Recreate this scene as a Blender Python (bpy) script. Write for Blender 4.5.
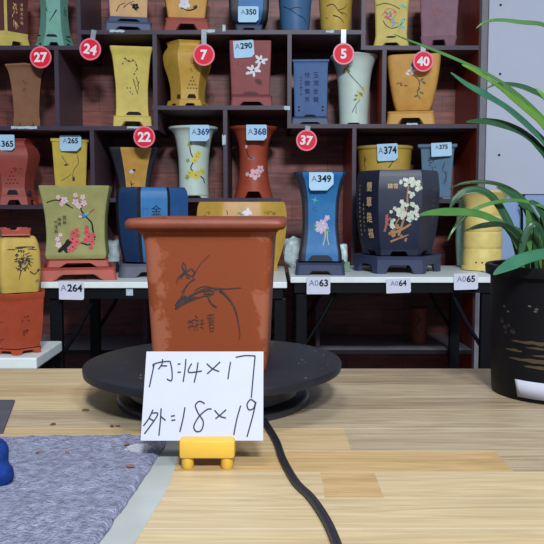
import bpy, bmesh, math, random
from mathutils import Vector, Matrix, noise

for o in list(bpy.data.objects):
    bpy.data.objects.remove(o, do_unlink=True)
scene = bpy.context.scene
COL = scene.collection
PI = math.pi
random.seed(7)

# ---------------------------------------------------------------- camera
F = 782.0
PITCH = math.radians(5.1)
CAMZ = 1.0
cam = bpy.data.cameras.new('camera')
cam.sensor_width = 36.0
cam.lens = 36.0 * F / 544.0
cam.clip_start = 0.02
camo = bpy.data.objects.new('camera', cam)
COL.objects.link(camo)
camo.location = (0, 0, CAMZ)
camo.rotation_euler = (PI / 2 - PITCH, 0, 0)
scene.camera = camo

# ---------------------------------------------------------------- light
world = bpy.data.worlds.new('world')
scene.world = world
world.use_nodes = True
bg = world.node_tree.nodes['Background']
bg.inputs[0].default_value = (0.70, 0.81, 1.0, 1)
bg.inputs[1].default_value = 0.28


def area(name, loc, rot, sx, sy, power, color):
    l = bpy.data.lights.new(name, 'AREA')
    l.shape = 'RECTANGLE'
    l.size = sx
    l.size_y = sy
    l.energy = power
    l.color = color
    o = bpy.data.objects.new(name, l)
    COL.objects.link(o)
    o.location = loc
    o.rotation_euler = rot
    return o


area('ceiling_lamp_over_table', (-0.14, 0.70, 2.1), (0, 0, 0), 0.34, 0.16, 5.6, (1.0, 0.95, 0.88))
area('ceiling_lamp_behind_camera', (0.25, -1.5, 2.75), (math.radians(50), 0, 0), 0.40, 0.22, 100, (0.88, 0.94, 1.0))
area('ceiling_lamp_front_right', (0.95, -1.3, 2.65), (math.radians(50), 0, math.radians(15)), 0.36, 0.2, 38, (0.88, 0.94, 1.0))
scene.view_settings.view_transform = 'Standard'
scene.view_settings.look = 'None'
scene.view_settings.gamma = 1
scene.view_settings.use_curve_mapping = False
scene.view_settings.exposure = 0.0


# ---------------------------------------------------------------- helpers
def at(u, v, Y):
    """point at distance Y in front of the camera that the photo shows at (u, v)"""
    c, s = math.cos(PITCH), math.sin(PITCH)
    a, b = (u - 272) / F, (272 - v) / F
    d = Vector((a, c + b * s, -s + b * c))
    k = Y / d.y
    return Vector((d.x * k, Y, CAMZ + d.z * k))


def kof(v, Y):
    """metres per photo pixel at distance Y and image row v"""
    return Y / F / (math.cos(PITCH) + (272 - v) / F * math.sin(PITCH))


def on_plane(u, v, z):
    c, s = math.cos(PITCH), math.sin(PITCH)
    a, b = (u - 272) / F, (272 - v) / F
    d = Vector((a, c + b * s, -s + b * c))
    k = (z - CAMZ) / d.z
    return Vector((d.x * k, d.y * k, z))


def lin(c):
    r = []
    for x in c[:3]:
        x = x / 255.0
        r.append(x / 12.92 if x <= 0.04045 else ((x + 0.055) / 1.055) ** 2.4)
    return (r[0], r[1], r[2], 1.0)


MATS = {}


def M(name, rgb, rough=0.6, spec=0.4, var=0.10, scale=30.0, bump=0.0, metal=0.0, stretch=None, bscale=None):
    if name in MATS:
        return MATS[name]
    m = bpy.data.materials.new(name)
    m.use_nodes = True
    nt = m.node_tree
    b = nt.nodes['Principled BSDF']
    b.inputs['Roughness'].default_value = rough
    b.inputs['Specular IOR Level'].default_value = spec
    b.inputs['Metallic'].default_value = metal
    c = lin(rgb)
    tc = nt.nodes.new('ShaderNodeTexCoord')
    mp = nt.nodes.new('ShaderNodeMapping')
    if stretch:
        mp.inputs['Scale'].default_value = stretch
    nt.links.new(tc.outputs['Object'], mp.inputs['Vector'])
    n = nt.nodes.new('ShaderNodeTexNoise')
    n.inputs['Scale'].default_value = scale
    n.inputs['Detail'].default_value = 5
    nt.links.new(mp.outputs['Vector'], n.inputs['Vector'])
    r = nt.nodes.new('ShaderNodeValToRGB')
    r.color_ramp.elements[0].position = 0.3
    r.color_ramp.elements[1].position = 0.7
    r.color_ramp.elements[0].color = tuple(x * (1 - var) for x in c[:3]) + (1,)
    r.color_ramp.elements[1].color = tuple(min(1, x * (1 + var)) for x in c[:3]) + (1,)
    nt.links.new(n.outputs['Fac'], r.inputs['Fac'])
    nt.links.new(r.outputs['Color'], b.inputs['Base Color'])
    if bump:
        n2 = nt.nodes.new('ShaderNodeTexNoise')
        n2.inputs['Scale'].default_value = bscale or scale * 8
        n2.inputs['Detail'].default_value = 4
        nt.links.new(tc.outputs['Object'], n2.inputs['Vector'])
        bp = nt.nodes.new('ShaderNodeBump')
        bp.inputs['Strength'].default_value = bump
        bp.inputs['Distance'].default_value = 0.002
        nt.links.new(n2.outputs['Fac'], bp.inputs['Height'])
        nt.links.new(bp.outputs['Normal'], b.inputs['Normal'])
    MATS[name] = m
    return m


def wood(name, c1, c2, mortar, bw, rh, grain, rough=0.5, axis='XY', msize=0.0015, spec=0.4, gscale=(4, 70, 4)):
    """boards laid in rows: board-to-board tone, seams and long grain"""
    m = bpy.data.materials.new(name)
    m.use_nodes = True
    nt = m.node_tree
    b = nt.nodes['Principled BSDF']
    b.inputs['Roughness'].default_value = rough
    b.inputs['Specular IOR Level'].default_value = spec
    tc = nt.nodes.new('ShaderNodeTexCoord')
    mp = nt.nodes.new('ShaderNodeMapping')
    if axis == 'XZ':
        mp.inputs['Rotation'].default_value = (-PI / 2, 0, 0)
    if axis == 'YZ':
        mp.inputs['Rotation'].default_value = (-PI / 2, 0, -PI / 2)
    nt.links.new(tc.outputs['Object'], mp.inputs['Vector'])
    br = nt.nodes.new('ShaderNodeTexBrick')
    br.inputs['Color1'].default_value = lin(c1)
    br.inputs['Color2'].default_value = lin(c2)
    br.inputs['Mortar'].default_value = lin(mortar)
    br.inputs['Scale'].default_value = 1.0
    br.inputs['Mortar Size'].default_value = msize
    br.inputs['Brick Width'].default_value = bw
    br.inputs['Row Height'].default_value = rh
    br.offset = 0.37
    nt.links.new(mp.outputs['Vector'], br.inputs['Vector'])
    m2 = nt.nodes.new('ShaderNodeMapping')
    m2.inputs['Scale'].default_value = gscale
    nt.links.new(mp.outputs['Vector'], m2.inputs['Vector'])
    n = nt.nodes.new('ShaderNodeTexNoise')
    n.inputs['Scale'].default_value = 2.0
    n.inputs['Detail'].default_value = 6
    n.inputs['Distortion'].default_value = 0.6
    nt.links.new(m2.outputs['Vector'], n.inputs['Vector'])
    r = nt.nodes.new('ShaderNodeValToRGB')
    r.color_ramp.elements[0].position = 0.32
    r.color_ramp.elements[1].position = 0.68
    r.color_ramp.elements[0].color = (1 - grain, 1 - grain, 1 - grain * 1.1, 1)
    r.color_ramp.elements[1].color = (1, 1, 1, 1)
    nt.links.new(n.outputs['Fac'], r.inputs['Fac'])
    mx = nt.nodes.new('ShaderNodeMix')
    mx.data_type = 'RGBA'
    mx.blend_type = 'MULTIPLY'
    mx.inputs[0].default_value = 1.0
    nt.links.new(br.outputs['Color'], mx.inputs[6])
    nt.links.new(r.outputs['Color'], mx.inputs[7])
    nt.links.new(mx.outputs[2], b.inputs['Base Color'])
    MATS[name] = m
    return m


def link(name, bm, mats, parent=None, loc=(0, 0, 0), rot=(0, 0, 0), smooth=None):
    me = bpy.data.meshes.new(name)
    bm.normal_update()
    bm.to_mesh(me)
    bm.free()
    for m in (mats if isinstance(mats, (list, tuple)) else [mats]):
        me.materials.append(m)
    if smooth:
        for p in me.polygons:
            p.use_smooth = True
        me.set_sharp_from_angle(angle=math.radians(smooth))
    o = bpy.data.objects.new(name, me)
    COL.objects.link(o)
    o.parent = parent
    o.location = loc
    o.rotation_euler = rot
    return o


def tag(o, label, cat, group=None):
    o['label'] = label
    o['category'] = cat
    if group:
        o['group'] = group
    return o


def thing(name, label, cat, loc=(0, 0, 0), rot=(0, 0, 0), group=None):
    o = bpy.data.objects.new(name, None)
    o.empty_display_size = 0.02
    COL.objects.link(o)
    o.location = loc
    o.rotation_euler = rot
    return tag(o, label, cat, group)


def structure(o):
    o['kind'] = 'structure'
    return o


def box(bm, x0, x1, y0, y1, z0, z1, mi=0, bev=0.0):
    r = bmesh.ops.create_cube(bm, size=1.0)
    vs = r['verts']
    for v in vs:
        v.co = Vector(((x0 + x1) / 2 + v.co.x * (x1 - x0), (y0 + y1) / 2 + v.co.y * (y1 - y0), (z0 + z1) / 2 + v.co.z * (z1 - z0)))
    fs = set(f for v in vs for f in v.link_faces)
    for f in fs:
        f.material_index = mi
    if bev:
        es = list(set(e for v in vs for e in v.link_edges))
        rr = bmesh.ops.bevel(bm, geom=es, offset=bev, segments=2, affect='EDGES', profile=0.5)
        for f in rr['faces']:
            f.material_index = mi


def boxes(*bs, bev=0.0):
    bm = bmesh.new()
    for b in bs:
        box(bm, *b, bev=bev)
    return bm


def tube(bm, pts, r, n=10, mi=0, sx=1.0):
    pts = [Vector(p) for p in pts]
    rings = []
    for i, p in enumerate(pts):
        t = (pts[min(i + 1, len(pts) - 1)] - pts[max(i - 1, 0)]).normalized()
        a = t.cross(Vector((0, 0, 1)))
        if a.length < 1e-3:
            a = t.cross(Vector((0, 1, 0)))
        a.normalize()
        b = a.cross(t).normalized()
        rad = r[i] if isinstance(r, (list, tuple)) else r
        rings.append([bm.verts.new(p + (a * math.cos(2 * PI * k / n) * sx + b * math.sin(2 * PI * k / n)) * rad) for k in range(n)])
    for i in range(len(rings) - 1):
        for k in range(n):
            f = bm.faces.new((rings[i][k], rings[i][(k + 1) % n], rings[i + 1][(k + 1) % n], rings[i + 1][k]))
            f.material_index = mi
    for f in (bm.faces.new(rings[0][::-1]), bm.faces.new(rings[-1])):
        f.material_index = mi


def catmull(pts, n):
    pts = [tuple(p) for p in pts]
    P = [pts[0]] + pts + [pts[-1]]
    out = []
    for i in range(1, len(P) - 2):
        for k in range(n):
            t = k / n
            q = []
            for a, b, c, d in zip(P[i - 1], P[i], P[i + 1], P[i + 2]):
                q.append(0.5 * (2 * b + (c - a) * t + (2 * a - 5 * b + 4 * c - d) * t * t + (3 * b - a - 3 * c + d) * t ** 3))
            out.append(tuple(q))
    out.append(pts[-1])
    return out


TXT = {}


def text_geo(txt, bold=0.0):
    """flat letter outlines, height about 1, centred: (points, faces)"""
    key = (txt, bold)
    if key in TXT:
        return TXT[key]
    c = bpy.data.curves.new('letters', 'FONT')
    c.body = txt
    c.size = 1.0
    c.offset = bold
    c.resolution_u = 3
    o = bpy.data.objects.new('letters', c)
    COL.objects.link(o)
    bpy.context.view_layer.update()
    me = bpy.data.meshes.new_from_object(o.evaluated_get(bpy.context.evaluated_depsgraph_get()))
    vs = [v.co.copy() for v in me.vertices]
    fs = [tuple(p.vertices) for p in me.polygons]
    bpy.data.objects.remove(o)
    bpy.data.curves.remove(c)
    bpy.data.meshes.remove(me)
    if vs:
        x0, x1 = min(v.x for v in vs), max(v.x for v in vs)
        y0, y1 = min(v.y for v in vs), max(v.y for v in vs)
        for v in vs:
            v.x = (v.x - (x0 + x1) / 2) / (y1 - y0)
            v.y = (v.y - (y0 + y1) / 2) / (y1 - y0)
    TXT[key] = (vs, fs)
    return TXT[key]


# ---------------------------------------------------------------- cross sections
def sec_square(r=0.12, n=10):
    pts = []
    h = 1 - r
    cor = [((-1, -1), (1, -1)), ((1, -1), (1, 1)), ((1, 1), (-1, 1)), ((-1, 1), (-1, -1))]
    for k, (a, b) in enumerate(cor):
        A, B = Vector(a), Vector(b)
        t = (B - A) / 2
        mid = (A + B) / 2
        for i in range(n + 1):
            s = -1 + 2 * i / n
            p = mid + t * s * h
            pts.append((p.x, p.y, k, s))
        if r > 0:
            c = B * h
            a0 = -PI / 2 + k * PI / 2
            for i in range(1, 4):
                a1 = a0 + (PI / 2) * i / 4
                pts.append((c.x + r * math.cos(a1), c.y + r * math.sin(a1), 10 + k, 0))
    return pts


def sec_ngon(N, n=8):
    pts = []
    for k in range(N):
        a = -PI / 2 + 2 * PI * (k - 0.5) / N
        b = a + 2 * PI / N
        A = Vector((math.cos(a), math.sin(a)))
        B = Vector((math.cos(b), math.sin(b)))
        for i in range(n):
            s = -1 + 2 * i / n
            p = A.lerp(B, (s + 1) / 2)
            pts.append((p.x, p.y, k, s))
    return pts


def sec_round(n=48, feet=3):
    pts = []
    for i in range(n):
        a = -PI / 2 + 2 * PI * (i / n) - PI / feet
        k = int(i * feet / n)
        s = -1 + 2 * ((i * feet / n) - k)
        pts.append((math.cos(a), math.sin(a), k, s))
    return pts


def section(kind, n=None):
    if kind == 'round':
        return sec_round(48)
    if kind.startswith('sq'):
        return sec_square(float(kind[2:] or 12) / 100.0, n or 10)
    return sec_ngon({'hex': 6, 'oct': 8}[kind], n or 8)


def pchip(rows):
    zs = [r[0] for r in rows]
    ws = [r[1] for r in rows]
    n = len(zs)
    if n == 1:
        return lambda z: ws[0]
    d = [(ws[i + 1] - ws[i]) / (zs[i + 1] - zs[i]) for i in range(n - 1)]
    m = [d[0]] + [0 if d[i - 1] * d[i] <= 0 else 2 * d[i - 1] * d[i] / (d[i - 1] + d[i]) for i in range(1, n - 1)] + [d[-1]]

    def f(z):
        if z <= zs[0]:
            return ws[0]
        if z >= zs[-1]:
            return ws[-1]
        i = max(j for j in range(n - 1) if zs[j] <= z)
        h = zs[i + 1] - zs[i]
        t = (z - zs[i]) / h
        return ((1 + 2 * t) * (1 - t) ** 2 * ws[i] + t * (1 - t) ** 2 * h * m[i] + t * t * (3 - 2 * t) * ws[i + 1] + t * t * (t - 1) * h * m[i + 1])
    return f


def loft(bm, sec, rings, matfn=None, cap0=True, cap1=True):
    """rings: (z, sx, sy)"""
    V = [[bm.verts.new((p[0] * sx, p[1] * sy, z)) for p in sec] for (z, sx, sy) in rings]
    n = len(sec)
    for i in range(len(V) - 1):
        for j in range(n):
            k = (j + 1) % n
            f = bm.faces.new((V[i][j], V[i][k], V[i + 1][k], V[i + 1][j]))
            if matfn:
                f.material_index = matfn(sec[j], i / (len(V) - 1), i)
    if cap0:
        bm.faces.new(V[0][::-1])
    if cap1:
        bm.faces.new(V[-1])


def skirt(bm, sec, z0, z1, r0, r1, thick, a, h, sy=1.0, only=None, rmid=None):
    """foot wall with one arched opening per side"""
    n = len(sec)
    cols = []
    for (x, y, k, s) in sec:
        zl = 0.0
        if k < 10 and abs(s) < a and (only is None or k in only):
            zl = h * min(1.0, ((a - abs(s)) / (0.3 * a))) ** 0.6
        zl = z0 + zl * (z1 - z0)

        def w(z, ins=0.0):
            q = r0 + (r1 - r0) * (z - z0) / (z1 - z0) - ins
            return q
        cols.append([bm.verts.new((x * w(zl), y * w(zl) * sy, zl)), bm.verts.new((x * w(z1), y * w(z1) * sy, z1)),
                     bm.verts.new((x * w(zl, thick), y * w(zl, thick) * sy, zl)), bm.verts.new((x * w(z1, thick), y * w(z1, thick) * sy, z1))])
    for j in range(n):
        A, B = cols[j], cols[(j + 1) % n]
        bm.faces.new((A[0], B[0], B[1], A[1]))
        bm.faces.new((A[2], A[3], B[3], B[2]))
        bm.faces.new((A[0], A[2], B[2], B[0]))
        bm.faces.new((A[1], B[1], B[3], A[3]))


class Deco:
    """painted marks laid on one face of a pot; positions as read off the photo"""
    def __init__(self, bm, prof, kind, uc, Yf, zoff, sy=1.0, rot=0.0, facet=0, root=None):
        self.bm, self.prof, self.kind, self.uc, self.Yf, self.zoff = bm, prof, kind, uc, Yf, zoff
        self.sy, self.rot, self.root = sy, rot, root
        self.k = kof(200 if Yf > 2 else 300, Yf)
        self.layer = 0
        self.set_facet(facet, uc)

    def set_facet(self, facet, uc, stretch=1.0):
        self.uf, self.stretch = uc, stretch
        if self.kind == 'round':
            self.phi = -PI / 2
        else:
            N = 4 if self.kind.startswith('sq') else {'hex': 6, 'oct': 8}[self.kind]
            self.phi = -PI / 2 + 2 * PI * facet / N
            self.ap = 1.0 if N == 4 else math.cos(PI / N)

    def xz(self, u, v):
        return ((u - self.uf) * self.k * self.stretch, at(272, v, self.Yf).z - self.zoff)

    def surf(self, x, z, eps=0.0006):
        r = self.prof(z)
        if self.kind == 'round':
            r += eps
            a = self.phi + max(-1.3, min(1.3, x / r))
            return Vector((r * math.cos(a), r * math.sin(a), z))
        a = r * self.ap + eps
        n = Vector((math.cos(self.phi), math.sin(self.phi), 0))
        t = Vector((-n.y, n.x, 0))
        p = n * a + t * x
        p.y *= self.sy
        p.z = z
        return p

    def face(self, pts, mi):
        self.layer += 1
        e = 0.0005 + 0.00002 * self.layer
        vs = [self.bm.verts.new(self.surf(x, z, e)) for x, z in pts]
        try:
            f = self.bm.faces.new(vs)
            f.material_index = mi
            f.normal_update()
        except ValueError:
            pass

    def stroke(self, pts, w, mi, w1=None, n=4):
        q = catmull(pts, n) if len(pts) > 2 else [pts[0], tuple((a + b) / 2 for a, b in zip(*pts)), pts[1]]
        w1 = w if w1 is None else w1
        L, R = [], []
        P = [self.xz(*p) for p in q]
        for i, p in enumerate(P):
            a, b = P[max(i - 1, 0)], P[min(i + 1, len(P) - 1)]
            dx, dz = b[0] - a[0], b[1] - a[1]
            l = math.hypot(dx, dz) or 1
            ww = (w + (w1 - w) * i / (len(P) - 1)) * self.k / 2
            L.append((p[0] - dz / l * ww, p[1] + dx / l * ww))
            R.append((p[0] + dz / l * ww, p[1] - dx / l * ww))
        self.layer += 1
        e = 0.0005 + 0.00002 * self.layer
        VL = [self.bm.verts.new(self.surf(*p, e)) for p in L]
        VR = [self.bm.verts.new(self.surf(*p, e)) for p in R]
        for i in range(len(P) - 1):
            f = self.bm.faces.new((VR[i], VR[i + 1], VL[i + 1], VL[i]))
            f.material_index = mi

    def dot(self, u, v, rx, ry=None, mi=1, rot=0.0, n=9):
        ry = rx if ry is None else ry
        x, z = self.xz(u, v)
        pts = []
        for i in range(n):
            a = 2 * PI * i / n
            px, pz = rx * math.cos(a), ry * math.sin(a)
            pts.append((x + (px * math.cos(rot) - pz * math.sin(rot)) * self.k, z + (px * math.sin(rot) + pz * math.cos(rot)) * self.k))
        self.face(pts, mi)

    def arch(self, u, v, w, h, mi):
        """dark painted arch standing on row v"""
        x, z = self.xz(u, v)
        pts = [(x + w * self.k * math.cos(PI * i / 10) , z + h * self.k * min(1, 1.25 * math.sin(PI * i / 10))) for i in range(11)]
        self.face(pts, mi)  # flat dark face, paints the shade inside a foot opening

    def flower(self, u, v, r, mi, mc=None, petals=5):
        for i in range(petals):
            a = 2 * PI * i / petals + 0.3
            self.dot(u + 0.62 * r * math.cos(a), v + 0.62 * r * math.sin(a), 0.52 * r, 0.42 * r, mi, -a)
        if mc is not None:
            self.dot(u, v, 0.24 * r, None, mc)

    def text(self, txt, u, v, h, mi, bold=0.0, sq=1.0):
        vs, fs = text_geo(txt, bold)
        x, z = self.xz(u, v)
        self.layer += 1
        e = 0.0005 + 0.00002 * self.layer
        V = [self.bm.verts.new(self.surf(x + p.x * h * sq * self.k, z + p.y * h * self.k, e)) for p in vs]
        for f in fs:
            try:
                q = self.bm.faces.new([V[i] for i in f])
                q.material_index = mi
            except ValueError:
                pass

    def column(self, txt, u, v, h, step, mi, bold=0.0):
        for i, ch in enumerate(txt):
            self.text(ch, u, v + i * step, h, mi, bold)

    def scribble(self, u, v, w, h, mi, n=6, lw=0.6, seed=1):
        rnd = random.Random(seed)
        for i in range(n):
            a, b = u + (rnd.random() - 0.5) * w, v + (rnd.random() - 0.5) * h
            self.stroke([(a, b), (a + (rnd.random() - 0.5) * w * 0.8, b + (rnd.random() - 0.3) * h * 0.5)], lw, mi, lw * 0.6)

    def world_y(self, u, v):
        x, z = self.xz(u, v)
        p = self.surf(x, max(z, 0), 0)
        c, s = math.cos(self.rot), math.sin(self.rot)
        return self.root.location.y + p.x * s + p.y * c


INK = M('ink_black', (30, 30, 36), 0.7, 0.2)
WHITE_GLAZE = M('white_glaze_paint', (225, 228, 235), 0.5)


def pot(name, label, uc, vb, Yf, zb, kind, rows, mat, foot=None, deco=None, extra=(), rot=0.0, sy=1.0, panel=None,
        group=None, wall=0.006, depth_px=None, footmat=None, category='pot', inner=0.75, rimroll=0.0):
    """rows: (v, half width px) bottom to top, as seen at the pot's own distance.
    foot: (v_top, half width at the bottom px, opening half share, opening height share, thickness)"""
    hwmax = max(r[1] for r in rows)
    ap = {'round': 1.0, 'hex': 0.866, 'oct': 0.924}.get(kind, 1.0)
    hb = rows[0][1]
    Yc = Yf * (1 + 0.0)
    for _ in range(3):
        Yc = Yf + max(r[1] for r in rows) * ap * Yc / F * sy * (1.0)
    vmid = (vb + rows[-1][0]) / 2
    k = kof(vmid, Yc)
    zb += 0.0008
    rot += -math.atan2(at(uc, vb, Yc).x, Yc)
    zref = at(272, vb, Yf).z

    def zz(v):
        return at(272, v, Yf).z - zref
    R = [(zz(v), w * k) for v, w in rows]
    prof = pchip(R)
    root = thing(name, label, category, (at(uc, vb, Yc).x, Yc, zb), (0, 0, rot), group)
    bm = bmesh.new()
    z0, z1 = R[0][0], R[-1][0]
    N = 26
    zs = sorted(set([z0 + (z1 - z0) * i / N for i in range(N + 1)] + [r[0] for r in R]))
    rings = [(z, prof(z), prof(z) * sy) for z in zs]
    no = len(rings)
    top = rings[-1]
    rings.append((top[0] + 0.0015, top[1] - wall * 0.3, top[2] - wall * 0.3))
    rings.append((top[0] + 0.0008, top[1] - wall * 0.85, top[2] - wall * 0.85))
    zi = z1 - (z1 - z0) * inner
    for i in range(9):
        z = z1 - (z1 - zi) * i / 8 - 0.0005
        rings.append((z, prof(z) - wall, prof(z) * sy - wall))
    sec = section(kind)

    def mf(p, t, i):
        if panel and i < no - 1:
            return panel(p[2], p[3], (zs[min(i, no - 1)] - z0) / (z1 - z0))
        return 0
    loft(bm, sec, rings, mf)
    zoff = zref
    D = Deco(bm, prof, kind, uc, Yf, zoff, sy, rot, 0, root)
    if deco:
        deco(D)
    body = link('body', bm, [mat] + list(extra), root, smooth=32)
    if foot:
        vt, hw0, a, h, th = foot
        fb = bmesh.new()
        zt = zz(vt)
        skirt(fb, section(kind, 28) if kind != 'round' else sec_round(96), 0.0, zt, hw0 * k, prof(zt) if zt > z0 else rows[0][1] * k, th, a, h, sy)
        link('foot_ring', fb, footmat or mat, root, smooth=32)
    D.zb = zb
    D.Yc = Yc
    return D


def saucer(name, label, uc, vb, Yf, zb, kind, v0, hw0, hw1, mat, a=0.62, h=0.6, rot=0.0, sy=1.0, group=None, lip=0.12, Yc=None, X=None, flip=False):
    """footed tray under a pot; returns the height it adds"""
    ap = {'round': 1.0, 'hex': 0.866, 'oct': 0.924}.get(kind, 1.0)
    if Yc is None:
        Yc = Yf
        for _ in range(3):
            Yc = Yf + hw1 * ap * Yc / F * sy
    k = kof((vb + v0) / 2, Yc)
    zb += 0.0006
    rot += -math.atan2(at(uc, vb, Yc).x, Yc)
    H = at(272, v0, Yf).z - at(272, vb, Yf).z
    bm = bmesh.new()
    sec = section(kind, 28) if kind != 'round' else sec_round(96)
    r0, r1 = hw0 * k, hw1 * k
    skirt(bm, sec, 0, H * 0.8, r0, r1, 0.012, a, h, sy)
    s2 = section(kind)
    loft(bm, s2, [(H * 0.72, r1 - 0.013, (r1 - 0.013) * sy), (H * 0.8, r1 - 0.011, (r1 - 0.011) * sy)], None)
    loft(bm, s2, [(H * 0.8 - 0.0002, r1 * 1.0, r1 * sy), (H, r1 * 1.03, r1 * sy * 1.03), (H, r1 * 0.93, r1 * sy * 0.93), (H * 0.9, r1 * 0.9, r1 * sy * 0.9)], None)
    x = at(uc, vb, Yc).x if X is None else X
    o = link(name, bm, mat, None, (x, Yc, zb), (0, 0, rot), smooth=32)
    if flip:
        o.rotation_euler = (PI, 0, rot)
        o.location.z = zb + H
    tag(o, label, 'saucer', group)
    return o, zb + H, Yc


CARD = M('card_white', (184, 222, 248), 0.6, 0.3, 0.05)
CARDW = M('card_paper', (218, 221, 238), 0.7, 0.2, 0.04)
GREYINK = M('grey_marker', (120, 125, 150), 0.7, 0.2)


def price_card(label, prefix, num, u, v, w, h, Y, tilt=0.0, lean=0.0, mat=None, cut=0.18, ink=None, group='price cards', nu=0.0, nv=0.0, nh=0.5):
    k = kof(v, Y)
    bm = bmesh.new()
    W, H = w * k / 2, h * k / 2
    c = cut * min(W, H) * 2
    out = [(-W + c * 0.3, -H), (W - c, -H), (W, -H + c), (W, H - c * 0.3), (W - c * 0.3, H), (-W, H), (-W, -H + c * 0.5)]
    f = bm.faces.new([bm.verts.new((x, 0, z)) for x, z in out])
    r = bmesh.ops.extrude_face_region(bm, geom=[f])
    for q in r['geom']:
        if isinstance(q, bmesh.types.BMVert):
            q.co.y += 0.0008
    bmesh.ops.recalc_face_normals(bm, faces=bm.faces)
    p = at(u, v, Y)
    o = link('price_card', bm, mat or CARD, None, p, (lean, tilt, 0))
    tag(o, label, 'card', group)
    lb = bmesh.new()
    hh = h * nh * k
    vs, fs = text_geo(num, 0.03)
    wn = (max(q.x for q in vs) - min(q.x for q in vs))
    tot = w * 0.92 * k
    pv, pf = text_geo(prefix, 0.0) if prefix else ([], [])
    wp = (max(q.x for q in pv) - min(q.x for q in pv)) * 0.8 if pv else 0
    s = min(1.0, tot / ((wn + wp + 0.15) * hh))
    x0 = -(wn + wp + 0.1) * hh * s / 2
    dx, dz = nu * k, -nv * k
    V = [lb.verts.new((x0 + dx + (wp + 0.1 + wn / 2 + q.x) * hh * s, -0.0006, dz + q.y * hh)) for q in vs]
    for q in fs:
        lb.faces.new([V[i] for i in q])
    if pv:
        V = [lb.verts.new((x0 + dx + (wp / 2 + q.x * 0.8) * hh * s, -0.0006, dz + q.y * hh * 0.8)) for q in pv]
        for q in pf:
            ff = lb.faces.new([V[i] for i in q])
            ff.material_index = 1
    link('lettering', lb, [ink or INK, GREYINK], o)
    return o


RED = M('tag_red', (238, 26, 56), 0.5, 0.25, 0.03)
PINK = M('tag_pink', (246, 120, 145), 0.4, 0.4, 0.03)
TAGWHITE = M('tag_white', (250, 240, 250), 0.5, 0.3, 0.02)
TAPE = M('tape_clear', (150, 165, 175), 0.25, 0.6, 0.3, 90)


def number_tag(num, label, u, v, r, vtop, tilt=0.0):
    Y = 2.838
    k = kof(v, Y)
    root = thing('number_tag', label, 'tag', at(u, v, Y), (0, tilt, 0), 'red round number tags on the shelf')
    R = r * k
    bm = bmesh.new()
    sec = sec_round(40)
    loft(bm, sec, [(0, R, R), (0.004, R, R)])
    link('disc', bm, RED, root, rot=(PI / 2, 0, 0))
    bm = bmesh.new()
    loft(bm, sec, [(0.003, R * 1.0, R * 1.0), (0.0052, R * 1.0, R), (0.0052, R * 0.86, R * 0.86), (0.003, R * 0.86, R * 0.86)], None, False, False)
    link('rim', bm, PINK, root, rot=(PI / 2, 0, 0))
    bm = bmesh.new()
    vs, fs = text_geo(num, 0.035)
    V = [bm.verts.new((q.x * r * 0.92 * k, -0.0048, q.y * r * 0.92 * k)) for q in vs]
    for q in fs:
        bm.faces.new([V[i] for i in q])
    link('number', bm, TAGWHITE, root)
    bm = bmesh.new()
    h = (v - vtop) * k
    box(bm, -0.009, 0.009, 0.002, 0.003, R * 0.6, h + 0.004)
    link('tape_hanger', bm, TAPE, root)


# ---------------------------------------------------------------- materials of the place
M_table = wood('table_wood', (202, 178, 144), (184, 162, 134), (206, 188, 160), 0.62, 0.0625, 0.2, 0.42, msize=0.0007, gscale=(2.2, 55, 4))
M_edge = M('shelf_edge_laminate', (64, 50, 66), 0.45, 0.4, 0.12, 20, stretch=(1, 8, 8))
M_back = wood('shelf_back_wood', (172, 100, 90), (124, 74, 76), (100, 60, 64), 0.23, 0.062, 0.45, 0.45, 'XZ', 0.0012, gscale=(5, 40, 4))
M_side = M('shelf_side_wood', (150, 52, 36), 0.4, 0.4, 0.3, 8, stretch=(8, 8, 1))
M_wall = M('wall_paint', (204, 212, 230), 0.6, 0.3, 0.05, 3)
M_trim = M('grey_trim', (140, 140, 146), 0.6, 0.3, 0.08)
M_floor = M('floor_tile', (92, 88, 88), 0.5, 0.3, 0.15, 4)
M_blackmetal = M('black_metal', (9, 10, 16), 0.5, 0.2, 0.15)
M_whitetop = M('white_laminate', (236, 244, 244), 0.4, 0.4, 0.04)

# ---------------------------------------------------------------- room
bm = bmesh.new(); box(bm, -2.2, 2.2, -1.5, 3.4, -0.05, 0.0)
structure(link('floor', bm, M_floor))
bm = bmesh.new(); box(bm, -2.2, 2.2, 3.3, 3.36, 0, 2.7)
structure(link('wall_back', bm, M_wall))
zs195 = at(272, 195, 3.24).z
bm = bmesh.new(); XW = at(488, 60, 3.24).x
box(bm, XW, 2.2, 3.24, 3.3, zs195 + 0.003, 2.7, 0, bev=0.002)
box(bm, XW, 2.2, 3.243, 3.3, 0, zs195, 1, bev=0.002)
structure(link('wall_right', bm, [M_wall, M('lower_wall_cool_cast', (158, 186, 228), .6, .3, .05, 3)]))  # lower panel bluer: the cool cast of the mixed light is put into its colour
bm = bmesh.new(); box(bm, 0.72, XW - .001, 3.25, 3.3, 0, 2.7)
structure(link('trim_1', bm, M_trim))
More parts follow.
